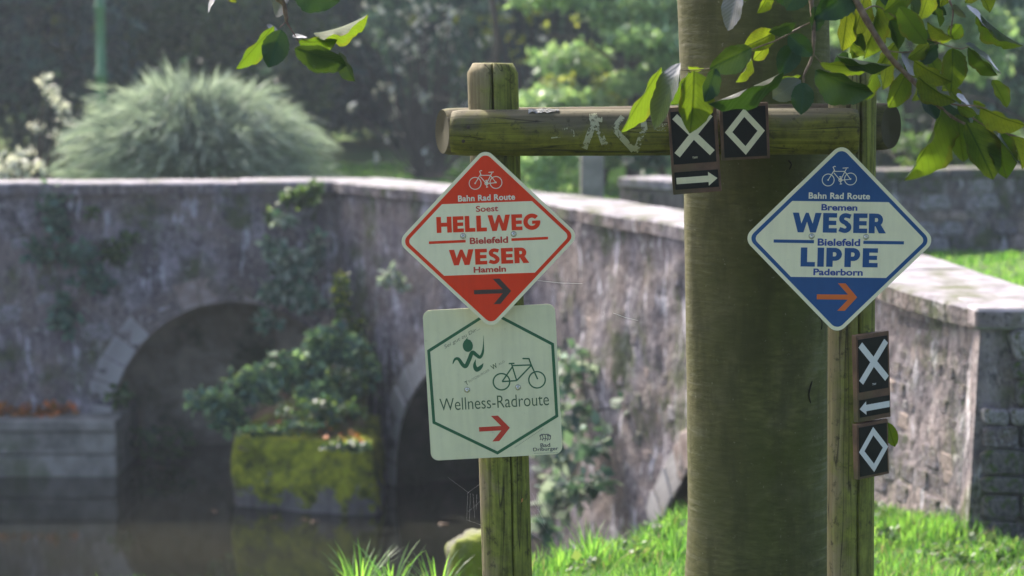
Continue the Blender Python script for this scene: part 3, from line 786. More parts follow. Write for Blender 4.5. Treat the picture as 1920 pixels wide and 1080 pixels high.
gy = [(rng.normal()*70+960, abs(rng.normal())*80+5, 6) for _ in range(30)] + [(1020, 260, 5)]
glints('yellow_leaved_sapling', 'sapling with scattered yellow green leaves behind the top of the left post', gy, 29.0, .09, 9, 'fol_yellow', 'sapling', 9)

# feathery bush: arching stems with small leaves
def feathery(name, label, cx, cy, rx, h, n, seed):
    rng = np.random.default_rng(seed); base = Vector((cx, cy, H_lawn(cx, cy))); t_ = thing(name, label, 'bush', base)
    LV = []; SP = []
    for i in range(n):
        a_ = rng.random()*2*PI; R = rx*(.25+.85*rng.random()); top = h*(.50+.60*rng.random()+.35*rng.random()**5)*(1-.28*(R/rx)**2)
        K = 12; st = []
        for k in range(K+1):
            s_ = k/K; r_ = R*(s_**.8); z_ = top*(1.75*s_ - 1.0*s_**2.3)/.80
            st.append((math.cos(a_)*r_, math.sin(a_)*r_*.8, z_*.85))
        st = np.array(st)
        m_ = 15; tt = .35+.65*rng.random(m_)**.8; idx = np.minimum((tt*K).astype(int), K-1); fr = tt*K-idx
        P = st[idx]*(1-fr)[:, None] + st[idx+1]*fr[:, None]; dr = st[idx+1]-st[idx]
        LV.append((P + rng.normal(size=P.shape)*.022, dr/np.linalg.norm(dr, axis=1)[:, None] + rng.normal(size=P.shape)*.13))
        if i % 7 == 0: SP.append(tube([Vector(q) for q in st[::3]], [.008,.006,.004,.002,.002][:len(st[::3])], 4))
    P = np.concatenate([a for a, b in LV]); D = np.concatenate([b for a, b in LV]); D /= np.linalg.norm(D, axis=1)[:, None]
    m_ = len(P); sd = rng.normal(size=(m_, 3)); sd = np.cross(D, sd); sd /= np.linalg.norm(sd, axis=1)[:, None]
    L = (.14+.16*rng.random(m_))[:, None]; w_ = .0058+.004*rng.random(m_)[:, None]
    V = np.stack([P, P+D*L*.5+sd*w_, P+D*L, P+D*L*.5-sd*w_], axis=1).reshape(-1, 3); F = np.arange(4*m_).reshape(m_, 4)
    link_mesh('foliage', mesh_np('foliage', V, F), t_, 'fol_silver')
    v, f = merge(SP); link_mesh('stem', mesh('stem', v, f), t_, 'bark_far')
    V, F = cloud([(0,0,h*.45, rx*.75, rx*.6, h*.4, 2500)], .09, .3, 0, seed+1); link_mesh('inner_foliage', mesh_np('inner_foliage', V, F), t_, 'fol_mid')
p = aty(365, 250, 21.5)
feathery('feathery_bush', 'large rounded silvery green bush with arching feathery stems behind the bridge wall', p.x, 21.5, 1.12, 1.27, 1700, 41)

# ivy and shrubs growing on the bridge and its foot
def patch(name, label, cat, specs, size, mat, seed, mat2=None, stems=True):
    """specs: (u, v, Y, ru, rv, n) in photo pixels at depth Y"""
    p0_ = aty(specs[0][0], specs[0][1], specs[0][2]); t_ = thing(name, label, cat, p0_)
    def mk(sel, sd): 
        bl = []
        for (u, v, Y, ru, rv, n) in sel:
            q = aty(u, v, Y) - p0_; bl.append((q.x, q.y, q.z, ru*Y/FPX, min(ru, rv)*Y/FPX*.8, rv*Y/FPX, n))
        return cloud(bl, size, .25, .4, sd, 1.35)
    if mat2:
        V, F = mk([(a,b,c,d,e_,n_//2) for (a,b,c,d,e_,n_) in specs], seed); link_mesh('foliage', mesh_np('foliage', V, F), t_, mat)
        V, F = mk([(a,b,c,d,e_,n_//2) for (a,b,c,d,e_,n_) in specs], seed+50); link_mesh('foliage', mesh_np('foliage', V, F), t_, mat2)
    else:
        V, F = mk(specs, seed); link_mesh('foliage', mesh_np('foliage', V, F), t_, mat)
    if stems and len(specs) > 1:
        pts_ = [aty(u, v, Y+.03)-p0_ for (u, v, Y, *_r) in specs]; v, f = tube(pts_, .008, 5); link_mesh('stem', mesh('stem', v, f), t_, 'bark_far')
    return t_
patch('ivy', 'ivy trailing down the bridge wall to the right of the left arch', 'ivy', [(530,410,17.2,18,12,40),(515,462,17.2,22,16,90),(545,500,17.1,45,32,260),(520,545,17.1,35,25,160),(575,560,17.0,30,25,140),(500,600,17.0,30,14,70),(590,470,17.2,14,45,110)], .075, 'fol_blue', 51, 'fol_silver')
patch('grass_tuft', 'green fern tuft rooted under the coping above the ivy', 'fern', [(560,370,17.3,38,18,220),(590,352,17.3,15,10,60),(505,400,17.3,10,10,25)], .06, 'fol_mid', 52, None, False)
patch('ivy', 'faint bluish ivy on the left bridge wall below the slim sapling', 'ivy', [(110,420,17.3,25,35,150),(150,475,17.3,40,22,160),(75,470,17.3,30,25,100),(120,585,17.3,25,40,150),(170,520,17.3,40,30,110),(95,380,17.3,30,40,110)], .07, 'fol_blue', 53)
patch('moss_clump', 'dark green plants in a wall crack between the two ivy patches', 'plant', [(215,470,17.35,30,22,140),(170,395,17.35,12,14,30),(240,445,17.35,20,12,60)], .05, 'fol_mid', 54, None, False)
patch('bramble', 'bushy bramble spilling over the mossy block in front of the left arch', 'bramble', [(620,650,16.5,55,45,420),(560,690,16.4,60,40,380),(480,720,16.3,60,35,360),(400,750,16.2,55,22,220),(430,790,16.2,35,20,130),(680,690,16.4,35,60,250),(610,740,16.2,60,30,220)], .075, 'fol_blue', 55, 'fol_bright')
patch('mossy_cushion', 'yellow green moss and weeds on top of the mossy block', 'moss', [(600,770,15.9,90,28,480),(490,808,15.8,55,8,180),(650,835,15.3,50,8,160),(640,720,16.2,50,40,240),(560,800,15.7,50,12,120)], .045, 'fol_mid', 56, 'fol_dark', False)
patch('wall_sprig', 'small pale sprig growing out of the bridge wall left of the red diamond', 'plant', [(735,515,16.3,22,16,45),(750,530,16.3,12,10,16)], .07, 'fol_silver', 57, None, False)
patch('bramble', 'tall bramble against the bridge right of the left post under the green sign', 'bramble', [(1090,660,13.9,50,20,36),(1150,690,13.7,60,25,60),(1060,705,14.0,45,30,50),(1190,760,13.3,40,22,34),(1075,775,13.7,50,40,60),(1040,850,13.6,45,45,90),(1105,830,13.4,45,40,50),(1055,925,13.2,55,40,100),(1020,985,13.0,40,30,50),(1120,905,13.2,30,30,34)], .085, 'fol_blue', 58, 'fol_silver')
patch('ledge_plant', 'dark green plants hanging behind the stone ledge at the left', 'plant', [(60,745,17.4,50,14,110),(150,720,17.4,40,22,130),(225,740,17.3,25,18,70),(300,830,17.6,70,40,220)], .06, 'fol_mid', 59, None, False)
patch('ivy', 'thin ivy round the spring of the second arch left of the green sign', 'ivy', [(640,560,16.8,20,60,130),(665,620,16.8,25,40,120)], .055, 'fol_yellow', 60, 'fol_mid')
# litter on the ledge
rng = np.random.default_rng(12)
V, F = cloud([(-3.6-.35*k, 17.25, -1.04, .3, .18, .035, 130) for k in range(6)], .075, .8, 0, 12, 1.3)
o = link_mesh('leaf_litter', mesh_np('leaf_litter', V, F), None, 'litter'); tag(o, 'drift of dry orange leaves lying on the stone ledge', 'leaf litter'); o['kind'] = 'stuff'
V, F = cloud([(-1.5, 15.9, -.95, .35, .2, .04, 34), (-1.15, 15.5, -.97, .15, .1, .03, 12)], .05, .8, 0, 14, 1.3)
o = link_mesh('leaf_litter', mesh_np('leaf_litter', V, F), None, 'litter'); tag(o, 'dry brown leaves scattered on the mossy block', 'leaf litter'); o['kind'] = 'stuff'
for (u, v, lb) in ((402,958,'nearest to the left corner of the mossy block'),(512,970,'below the left half of the mossy block'),(572,974,'leftmost of a pair below the mossy block'),(592,977,'rightmost of a pair below the mossy block'),(188,890,'close to the right end of the stone ledge'),(113,892,'below the middle of the stone ledge'),(303,877,'in the mouth of the left arch'),(833,982,'on the black water left of the left post')):
    p = atz(u, v, ZW+.006); a_ = random.random()*6
    vv = []
    for k in range(10):
        th = 2*PI*k/10; r_ = .024*(1+.25*math.cos(th)); vv.append((math.cos(th)*r_*1.3, math.sin(th)*r_*.8, .006*math.sin(3*th+a_)))
    vv.append((0,0,.004)); o = link_mesh('fallen_leaf', mesh('fallen_leaf', vv, [(k, (k+1) % 10, 10) for k in range(10)]), None, 'wet_leaf')
    o.location = p; o.rotation_euler = (0,0,a_); tag(o, 'brown leaf floating on the water, ' + lb, 'leaf', 'leaves floating on the stream')

# ------------------------------------------------------------------ grass
def blades(name, label, n, region, hfun, h0, h1, seed, w=.006, mat='grass', lean=.35, cond=None):
    rng = np.random.default_rng(seed); (x0, x1, y0, y1) = region
    x = x0+(x1-x0)*rng.random(n); y = y0+(y1-y0)*rng.random(n)
    z = np.array([hfun(a, b) for a, b in zip(x, y)]); ok = z > -1.45
    if cond: ok &= np.array([cond(a, b) for a, b in zip(x, y)])
    x, y, z = x[ok], y[ok], z[ok]; n = len(x)
    clump = np.array([.75+.7*mnoise.noise(Vector((a*2.2, b*2.2, 0))) for a, b in zip(x, y)])
    h = (h0+(h1-h0)*rng.random(n))*clump; a_ = rng.random(n)*2*PI; ld = lean*(.3+1.4*rng.random(n))
    dx, dy = np.cos(a_)*ld, np.sin(a_)*ld; sx, sy = -np.sin(a_), np.cos(a_)
    P = np.stack([x, y, z-.01], 1); o1 = np.stack([dx*.35*h, dy*.35*h, .62*h], 1); o2 = np.stack([dx*1.2*h, dy*1.2*h, h*.96], 1)
    W_ = (w*(.6+.8*rng.random(n)))[:, None]; sv = np.stack([sx, sy, np.zeros(n)], 1)
    V = np.stack([P-sv*W_, P+sv*W_, P+o1+sv*W_*.8, P+o1-sv*W_*.8, P+o2], 1).reshape(-1, 3)
    b_ = np.arange(n)*5
    F = np.concatenate([np.stack([b_, b_+1, b_+2], 1), np.stack([b_, b_+2, b_+3], 1), np.stack([b_+3, b_+2, b_+4], 1)])
    o = link_mesh(name, mesh_np(name, V, F), None, mat); tag(o, label, 'grass'); o['kind'] = 'stuff'; return o
blades('grass', 'bright green sunlit grass on the bank in the foreground', 150000, (-1.4, 4.2, 5.0, 9.8), H_bank, .04, .135, 71, .0030, cond=lambda x, y: not behind(x, y, -.02))
blades('lawn_grass', 'short grass of the lawn behind the bridge parapet', 26000, (.8, 6.2, 10, 17.2), H_lawn, .03, .09, 72, .006, cond=lambda x, y: behind(x, y, .45))
blades('lawn_grass', 'short grass at the far edge of the lawn before the dark wood', 20000, (-3.5, 1.6, 17.6, 33), H_lawn, .03, .08, 73, .012, cond=lambda x, y: behind(x, y, .45))
M['straw'] = m_leaf('dry_blade', (.30,.25,.11), (.35,.30,.12), .6, .3, .35, 0, .4, False)
blades('dry_grass', 'thin straw coloured dead blades scattered through the foreground grass', 7000, (-.6, 3.6, 5.8, 9.6), H_bank, .04, .15, 74, .0022, 'straw', .6, cond=lambda x, y: not behind(x, y, -.02))
rng = np.random.default_rng(90); wb = []
for i in range(70):
    x = .1+3.2*rng.random(); y = 6.6+2.8*rng.random()
    if not behind(x, y, -.05): wb.append((x, y, H_bank(x, y)+.05, .07, .07, .03, 26))
V, F = cloud(wb, .035, 1.2, 0, 91, 1.1)
o = link_mesh('clover', mesh_np('clover', V, F), None, 'fol_mid'); tag(o, 'low clover and broad weeds between the bright grass blades', 'weeds'); o['kind'] = 'stuff'
# taller tufts at the bank edge
def tuft(label, u, v, Y, n, h, seed):
    rng = np.random.default_rng(seed); p_ = aty(u, v, Y); gz = H_bank(p_.x, Y); V, F = [], []
    for i in range(n):
        a_ = rng.random()*2*PI; L = h*(.6+.5*rng.random()); r_ = .03*rng.random(); bx, by = math.cos(a_)*r_, math.sin(a_)*r_
        K = 5; o_ = len(V); b2 = a_+rng.normal()*.5; lean = .25+.5*rng.random()
        for k in range(K+1):
            s_ = k/K; rr = L*lean*s_**1.7; ww = .004*(1-s_)**.6+.0003
            cx_, cy_, cz_ = bx+math.cos(b2)*rr, by+math.sin(b2)*rr, L*(s_-.25*lean*s_**3)
            V += [(cx_-math.sin(b2)*ww, cy_+math.cos(b2)*ww, cz_), (cx_+math.sin(b2)*ww, cy_-math.cos(b2)*ww, cz_)]
        for k in range(K): F.append((o_+2*k, o_+2*k+1, o_+2*k+3, o_+2*k+2))
    o = link_mesh('grass_tuft', mesh('grass_tuft', V, F), None, 'grass'); o.location = (p_.x, Y, gz-.01); tag(o, label, 'grass tuft', 'grass tufts on the bank edge'); o['kind'] = 'stuff'
tuft('arching grass tuft at the bottom edge over the dark water', 672, 1066, 7.2, 60, .22, 81)
tuft('grass tuft close left of the foot of the left post', 822, 1075, 7.2, 24, .20, 82)
tuft('small grass tuft just right of the first bottom edge tuft', 735, 1070, 7.3, 30, .22, 83)
tuft('grass tuft between the left post and the beech trunk', 1110, 1040, 8.0, 50, .2, 84)
tuft('tall grass tuft against the left side of the beech trunk', 1265, 1040, 8.2, 50, .2, 85)

# ------------------------------------------------------------------ green lamp post
p = aty(191, 200, 24.0)
lp = thing('lamp_post', 'slender green painted lamp post rising behind the feathery bush', 'lamp post', (p.x, 24.0, .15))
prof = [(.085,0),(.085,.35),(.06,.42),(.052,1.0),(.052,1.30),(.064,1.31),(.064,1.35),(.052,1.36),(.050,2.02),(.060,2.03),(.060,2.06),(.048,2.07),(.045,3.6),(.03,3.65)]
V, F = [], []; SG = 16
for r, z in prof:
    for k in range(SG): V.append((r*math.cos(2*PI*k/SG), r*math.sin(2*PI*k/SG), z))
for i in range(len(prof)-1):
    for k in range(SG): F.append((i*SG+k, i*SG+(k+1)%SG, (i+1)*SG+(k+1)%SG, (i+1)*SG+k))
link_mesh('pole', mesh('pole', V, F, True), lp, 'lamp_green')
v, f = tube([(0,0,3.64),(0,0,3.68),(0,0,4.0)], [.08,.10,.17], 6); link_mesh('lantern', mesh('lantern', v, f), lp, 'glass')
v, f = tube([(0,0,4.002),(0,0,4.04),(0,0,4.16)], [.20,.18,.03], 6); link_mesh('lantern_cap', mesh('lantern_cap', v, f), lp, 'lamp_green')

# ------------------------------------------------------------------ signpost frame
frame = thing('wooden_sign_frame', 'mossy timber frame of two round posts joined by two log rails', 'signpost', (.3, 5.35, 0))
def post_mesh(name, p_top, p_bot, r, crack, top_flat=.7, seed=0, cut=.02):
    """p_top, p_bot world points of the axis; crack(h)-> angle of the split (angle 0 = towards the camera, + to the right)"""
    ts = list(np.linspace(0, 1, 60)); V, F = [], []
    offs = [-.085, -.050, -.022, .022, .050, .085]; rest = list(np.linspace(.16, 2*PI-.16, 44)); angs = offs + rest
    dep = [0, .002, .034, .034, .002, 0] + [0]*44; n = len(angs)
    Ltot = (p_top-p_bot).length
    for t_ in ts:
        c = p_bot.lerp(p_top, t_); h = t_*Ltot; a0_ = crack(t_)
        for k in range(n):
            a_ = a0_+angs[k]; x, y = math.sin(a_), -math.cos(a_)
            rr = r*(1+.035*mnoise.noise(Vector((x*1.2+seed, y*1.2, h*1.5)))+.012*mnoise.noise(Vector((x*5, y*5, h*3+seed)))) - dep[k]*(1 if t_ < 1 else 1)
            edge = 0
            V.append(Vector((c.x+x*rr, c.y+y*rr, c.z)))
        if t_ > .999:      # chamfered top
            top0 = len(V)
            for k in range(n):
                a_ = a0_+angs[k]; x, y = math.sin(a_), -math.cos(a_); rr = r*top_flat - dep[k]
                V.append(Vector((c.x+x*rr, c.y+y*rr, c.z+cut+.004*mnoise.noise(Vector((x*3,y*3,9+seed))))))
    m_ = len(V)//n
    for i in range(m_-1):
        for k in range(n): F.append((i*n+k, i*n+(k+1)%n, (i+1)*n+(k+1)%n, (i+1)*n+k))
    ce = len(V); V.append(p_top+Vector((0,0,cut+.002)))
    for k in range(n): F.append(((m_-1)*n+k, (m_-1)*n+(k+1)%n, ce))
    return V, F
PY = 5.35
def add_frame(name, V, F, mat, origin, smooth=True):
    me = mesh(name, [Vector(v)-origin for v in V], F, smooth)
    o = link_mesh(name, me, frame, mat); o.location = origin - frame.location
    return o
pt, pb = aty(924, 137, PY), aty(957, 1300, PY-.02)
V, F = post_mesh('post', pt, pb, .0590, lambda t_: (.35 - .42*smoothstep(.15, .95, t_) + .05*math.sin(t_*21)), .80, 1, .022)
post1 = add_frame('post', V, F, 'post', Vector(((pt.x+pb.x)/2, PY, 0)))
pt2, pb2 = aty(1598, 140, PY+.005), aty(1593, 1350, PY)
V, F = post_mesh('post', pt2, pb2, .0555, lambda t_: .20+.03*math.sin(t_*15), .86, 4, .015)
post2 = add_frame('post', V, F, 'post2', Vector((pt2.x, PY, 0)))
def beam_mesh(xa, xb, y, z, r, ka=0, kb=0, seed=0, squash=1.0, dz=0.0, rb=None):
    n = 40; ns = 70; V, F = [], []; caps = []
    for i in range(ns+1):
        t_ = i/ns
        for k in range(n):
            a_ = 2*PI*k/n; cy, cz = math.cos(a_), math.sin(a_)
            rr0 = r + ((rb or r)-r)*t_
            x0_ = xa + ka*cy*rr0; x1_ = xb + kb*cy*rr0; x = x0_+(x1_-x0_)*t_
            rr = rr0*(1+.03*mnoise.noise(Vector((x*2.2+seed, cy*1.3, cz*1.3)))+.012*mnoise.noise(Vector((x*9, cy*4+seed, cz*4))))
            if i == 0 or i == ns: rr *= .93
            if i == 1 or i == ns-1: rr *= .985
            V.append(Vector((x, y+cy*rr*squash, z+cz*rr+dz*t_)))
    for i in range(ns):
        for k in range(n): F.append((i*n+k, i*n+(k+1)%n, (i+1)*n+(k+1)%n, (i+1)*n+k))
    return V, F, n, ns
def add_beam(xa, xb, y, z, r, ka, kb, seed, mat, endmat, dz=0, rb=None):
    V, F, n, ns = beam_mesh(xa, xb, y, z, r, ka, kb, seed, 1, dz, rb)
    org = Vector(((xa+xb)/2, y, z))
    F0 = len(F)
    F.append(tuple(range(n-1, -1, -1))); F.append(tuple(range(ns*n, (ns+1)*n)))
    me = mesh('rail', [v-org for v in V], F, True); me.materials.append(M[mat]); me.materials.append(endmat)
    for p_ in me.polygons[F0:]: p_.material_index = 1; p_.use_smooth = False
    o = link_mesh('rail', me, frame); o.location = org-frame.location; return o
eg1 = m_endgrain('end_grain_pale', (.10,.085,.055), (.20,.175,.125), 0, 0); eg2 = m_endgrain('end_grain_dark', (.022,.020,.008), (.050,.045,.018), -.01, .005)
BY = 5.272
bl_, br_ = aty(849, 249, BY), aty(1606, 246, BY)
rbm = 43.5*BY/FPX
rail1 = add_beam(bl_.x, br_.x, BY, bl_.z, rbm, .12, .0, 2, 'beam', eg1, br_.z-bl_.z)
BY2 = 5.452
c_, d_ = aty(829, 247, BY2), aty(1671, 237, BY2)
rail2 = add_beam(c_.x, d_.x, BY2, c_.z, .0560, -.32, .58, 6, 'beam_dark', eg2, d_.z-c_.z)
# nails in the front rail
for (u, v) in ((878.3, 238.5), (868.8, 264.8)):
    zz = aty(u, v, BY-rbm).z; dz_ = zz-bl_.z; yy = BY - math.sqrt(max(0, rbm**2-dz_**2))
    q = aty(u, v, yy); vv, ff = tube([(0,.004,0),(0,-.002,0),(0,-.003,0)], [.0042,.0042,.002], 10)
    o = link_mesh('nail', mesh('nail', vv, ff, True), frame, 'nail'); o.location = q-frame.location
# worn paint marks and lichen, sheets that follow the log
def on_log(u, v, lift):
    for _ in range(3):
        y = BY-rbm
        q = aty(u, v, y); t_ = (q.x-bl_.x)/(br_.x-bl_.x); zc = bl_.z+(br_.z-bl_.z)*t_
        dz_ = max(-rbm*.97, min(rbm*.97, q.z-zc))
        y = BY - math.sqrt(rbm**2-dz_**2)
        q = aty(u, v, y); dz_ = max(-rbm*.97, min(rbm*.97, q.z-zc))
    x = q.x; z = zc+dz_; cy = -math.sqrt(max(0, 1-(dz_/rbm)**2)); cz = dz_/rbm; t_ = (x-bl_.x)/(br_.x-bl_.x)
    rr = rbm*(1+.03*mnoise.noise(Vector((x*2.2+2, cy*1.3, cz*1.3)))+.012*mnoise.noise(Vector((x*9, cy*4+2, cz*4)))) + lift
    return Vector((x, BY+cy*rr, zc+cz*rr))
def stroke_on_log(pts, w, lift, rag=.2):
    V, F = [], []; P_ = []
    for (a0_, b0_), (a1_, b1_) in zip(pts[:-1], pts[1:]):
        L = math.hypot(a1_-a0_, b1_-b0_); n = max(2, int(L/2.5))
        for i in range(n + 1): P_.append((a0_+(a1_-a0_)*i/n, b0_+(b1_-b0_)*i/n))
    for i, (u, v) in enumerate(P_):
        j0, j1 = max(0, i-1), min(len(P_)-1, i+1); dx, dy = P_[j1][0]-P_[j0][0], P_[j1][1]-P_[j0][1]; l = math.hypot(dx, dy) or 1
        nx_, ny_ = -dy/l, dx/l
        for k in range(5):
            s_ = (k/4-.5)*w*(1+rag*mnoise.noise(Vector((u*.12, v*.12, k*.6))))
            V.append(on_log(u+nx_*s_, v+ny_*s_, lift))
    for i in range(len(P_)-1):
        for k in range(4): F.append((i*5+k, i*5+k+1, (i+1)*5+k+1, (i+1)*5+k))
    return V, F
def c6(x, y): return (800+x/4.174, 100+y/4.174)
paint = [([c6(1300,475), c6(1312,570)], 15, .0016), ([c6(1310,545), c6(1232,740)], 11.5, .0020), ([c6(1318,545), c6(1412,745)], 11.5, .0024),
         ([c6(1535,500), c6(1470,590), c6(1520,650), c6(1620,755)], 11, .0016), ([c6(1632,765), c6(1705,590), c6(1690,515)], 11, .0020),
         ([c6(1795,572), c6(1885,580)], 14, .0016), ([c6(1065,600), c6(1100,590), c6(1145,610), c6(1150,650)], 4, .0016), ([c6(975,660), c6(1070,650)], 2.5, .0020), ([c6(1330,520), c6(1375,525)], 9, .0030)]
for pts_, w, lf in paint:
    V, F = stroke_on_log(pts_, w, lf); o = link_mesh('painted_mark', mesh('painted_mark', [q-frame.location for q in V], F, True), frame, 'paint_worn')
V, F = stroke_on_log([c6(795,462), c6(900,452), c6(1035,440)], 9, .002, .9)
V = [q + Vector((0, -.003*abs(mnoise.noise(q*160)), .004*abs(mnoise.noise(q*220)))) for q in V]
link_mesh('lichen', mesh('lichen', [q-frame.location for q in V], F), frame, 'lichen')
# wood chips caught in the crack of the left post
for (u, v, a_) in ((936,929,.5),(933,934,-.2),(934,925,.9),(979,938,.2),(936,1007,.7),(951,1009,.2),(957,1024,-.6),(924,900,.2),(933,864,.3)):
    q = aty(u, v, PY-.0615); L = .006
    vv = [(-.0015,0,-L),(.0018,-.002,-L*.4),(.0012,-.003,L),(-.002,-.001,L*.5)]
    o = link_mesh('wood_chip', mesh('wood_chip', vv, [(0,1,2,3)]), frame, m_enamel('chip', (.45,.20,.07)) if 'chip' not in MATS else MATS['chip'])
    MATS['chip'] = o.data.materials[0]; o.location = q-frame.location; o.rotation_euler = (0, a_, 0)

# ------------------------------------------------------------------ sign building
class Sign:
    """flat print authored in photo pixels around a centre; local X right, Z up, -Y to the viewer"""
    def __init__(s, name, label, cat, cu, cv, Y, rot_ccw, yaw=0, tilt=0, sx=1.0):
        s.c = (cu, cv); s.k = Y/FPX; s.rot = math.radians(rot_ccw); s.sx = sx
        s.o = thing(name, label, cat, aty(cu, cv, Y)); s.z = 0
        s.o.rotation_euler = (Matrix.Rotation(yaw, 3, 'Z') @ Matrix.Rotation(tilt, 3, 'X') @ Matrix.Rotation(-s.rot, 3, 'Y')).to_euler()
    def L(s, u, v):         # photo px -> local metres (x, z)
        du, dv = u-s.c[0], s.c[1]-v; c_, n_ = math.cos(s.rot), math.sin(s.rot)
        x = du*c_ + dv*n_; z = -du*n_ + dv*c_
        return (x*s.k*s.sx, z*s.k)
    def add(s, name, V2, F, h, mat, label=None):
        me = mesh(name, [(x, -h, z) for x, z in V2], F); o = link_mesh(name, me, s.o, mat)
        if label: o['label'] = label
        return o
    def solid(s, name, poly, h0, h1, mat, bevel=.0006):
        n = len(poly); V = [(x, -h0, z) for x, z in poly] + [(x, -h1, z) for x, z in poly]
        F = [tuple(range(n))[::-1], tuple(range(n, 2*n))] + [(k, (k+1)%n, n+(k+1)%n, n+k) for k in range(n)]
        me = mesh(name, V, F)
        bm = bmesh.new(); bm.from_mesh(me); bmesh.ops.recalc_face_normals(bm, faces=bm.faces); bm.to_mesh(me); bm.free()
        if name == 'panel' and h0 < -.001:
            me.materials.append(M[mat]); me.materials.append(M['sign_back'])
            for p_ in me.polygons:
                if p_.normal.y > .9: p_.material_index = 1
            return link_mesh(name, me, s.o)
        return link_mesh(name, me, s.o, mat)
def rounded(poly, r, seg=7):
    out = []; n = len(poly)
    for i in range(n):
        p = Vector(poly[i]); a_ = Vector(poly[i-1])-p; b_ = Vector(poly[(i+1)%n])-p; a_.normalize(); b_.normalize()
        ang = a_.angle(b_); d = r/math.tan(ang/2); c_ = p + (a_+b_).normalized()*(r/math.sin(ang/2))
        p1_ = p+a_*d; p2_ = p+b_*d; t1 = math.atan2(p1_.y-c_.y, p1_.x-c_.x); t2 = math.atan2(p2_.y-c_.y, p2_.x-c_.x)
        dt = (t2-t1+PI) % (2*PI) - PI
        for k in range(seg+1): out.append((c_.x+r*math.cos(t1+dt*k/seg), c_.y+r*math.sin(t1+dt*k/seg)))
    return out
def clip(poly, zlim, keep_above):
    out = []; n = len(poly)
    ins = lambda q: (q[1] >= zlim) if keep_above else (q[1] <= zlim)
    for i in range(n):
        a_, b_ = poly[i], poly[(i+1)%n]
        if ins(a_): out.append(a_)
        if ins(a_) != ins(b_):
            t_ = (zlim-a_[1])/(b_[1]-a_[1]); out.append((a_[0]+(b_[0]-a_[0])*t_, zlim))
    return out
def diamond(h, r): return rounded([(0,-h),(h,0),(0,h),(-h,0)], r)
def stroke2(pts, w, closed=False):
    """poly-line as mitred ribbon; w number or list"""
    n = len(pts); V, F = [], []
    for i in range(n):
        p = Vector(pts[i]); a_ = Vector(pts[i-1]) if (i > 0 or closed) else None; b_ = Vector(pts[(i+1)%n]) if (i < n-1 or closed) else None
        d1 = (p-a_).normalized() if a_ is not None else None; d2 = (b_-p).normalized() if b_ is not None else None
        if d1 is None: d1 = d2
        if d2 is None: d2 = d1
        m_ = (d1+d2).normalized() if (d1+d2).length > 1e-6 else d1; nn = Vector((-m_.y, m_.x)); ww = (w[i] if hasattr(w, '__len__') else w)/2
        ww = ww/max(.45, abs(nn.dot(Vector((-d1.y, d1.x)))))
        V += [tuple(p+nn*ww), tuple(p-nn*ww)]
    for i in range(n if closed else n-1):
        j = (i+1) % n; F.append((2*i, 2*i+1, 2*j+1, 2*j))
    return V, F
def circ(c, r, n=28, a0=0, a1=2*PI): return [(c[0]+r*math.cos(a0+(a1-a0)*k/n), c[1]+r*math.sin(a0+(a1-a0)*k/n)) for k in range(n)]
def strokes_obj(sign, name, items, h, mat, label=None):
    """items: (V2, F) in local metres, each lifted a hair so none is coplanar"""
    V, F = [], []
    for i, (v, f) in enumerate(items):
        o_ = len(V); V += [(x, -h-i*.00004, z) for x, z in v]; F += [tuple(q+o_ for q in g) for g in f]
    o = link_mesh(name, mesh(name, V, F), sign.o, mat)
    if label: o['label'] = label
    return o
def poly_item(p): return (list(p), [tuple(range(len(p)))])
# heavy geometric capitals (unit height)
def rc(x0, y0, x1, y1): return ([(x0,y0),(x1,y0),(x1,y1),(x0,y1)], [(0,1,2,3)])
def arc(cx_, cy_, rx, ry, a0, a1, w, n=16): 
    return stroke2([(cx_+rx*math.cos(math.radians(a0+(a1-a0)*k/n)), cy_+ry*math.sin(math.radians(a0+(a1-a0)*k/n))) for k in range(n+1)], w)
GL = {
 'H': (.88, [rc(0,0,.27,1), rc(.61,0,.88,1), rc(.27,.38,.61,.63)]),
 'E': (.63, [rc(0,0,.27,1), rc(.27,0,.63,.23), rc(.27,.39,.60,.61), rc(.27,.77,.63,1)]),
 'L': (.60, [rc(0,0,.27,1), rc(.27,0,.60,.24)]),
 'I': (.27, [rc(0,0,.27,1)]),
 'W': (1.30, [poly_item([(0,1),(.28,1),(.40,.46),(.31,.0),(.22,0)]) if False else ([(0,1),(.28,1),(.395,.45),(.50,0),(.24,0),(.585,1),(.715,1),(.65,.55),(.905,.45),(1.06,0),(.80,0),(1.02,1),(1.30,1)],
        [(0,4,2,1),(4,3,2),(2,3,7),(2,7,5),(5,7,6),(7,8,6),(7,10,8),(8,10,9),(8,9,12,11)])]),
 'P': (.66, [rc(0,0,.27,1), stroke2([(.27,.885),(.36,.885)] + [(.36+.175*math.cos(math.radians(a_)), .66+.225*math.sin(math.radians(a_))) for a_ in range(80,-81,-20)] + [(.36,.435),(.27,.435)], .23)]),
 'R': (.74, [rc(0,0,.27,1), stroke2([(.27,.885),(.36,.885)] + [(.36+.165*math.cos(math.radians(a_)), .675+.21*math.sin(math.radians(a_))) for a_ in range(80,-81,-20)] + [(.36,.465),(.27,.465)], .22), ([(.33,.42),(.55,.42),(.78,0),(.46,0),(.29,.38)], [(0,4,3,2,1)])]),
 'S': (.60, [stroke2([(.545,.83)] + [(.32+.185*math.cos(math.radians(a_)), .715+.175*math.sin(math.radians(a_))) for a_ in range(70,251,18)] + [(.33,.51)] + [(.29+.185*math.cos(math.radians(a_)), .29+.18*math.sin(math.radians(a_))) for a_ in range(60,-111,-17)] + [(.04,.19)], .225)]),
 'G': (.98, [arc(.49,.5,.37,.385,42,345,.255,22), rc(.50,.37,.98,.57)])}
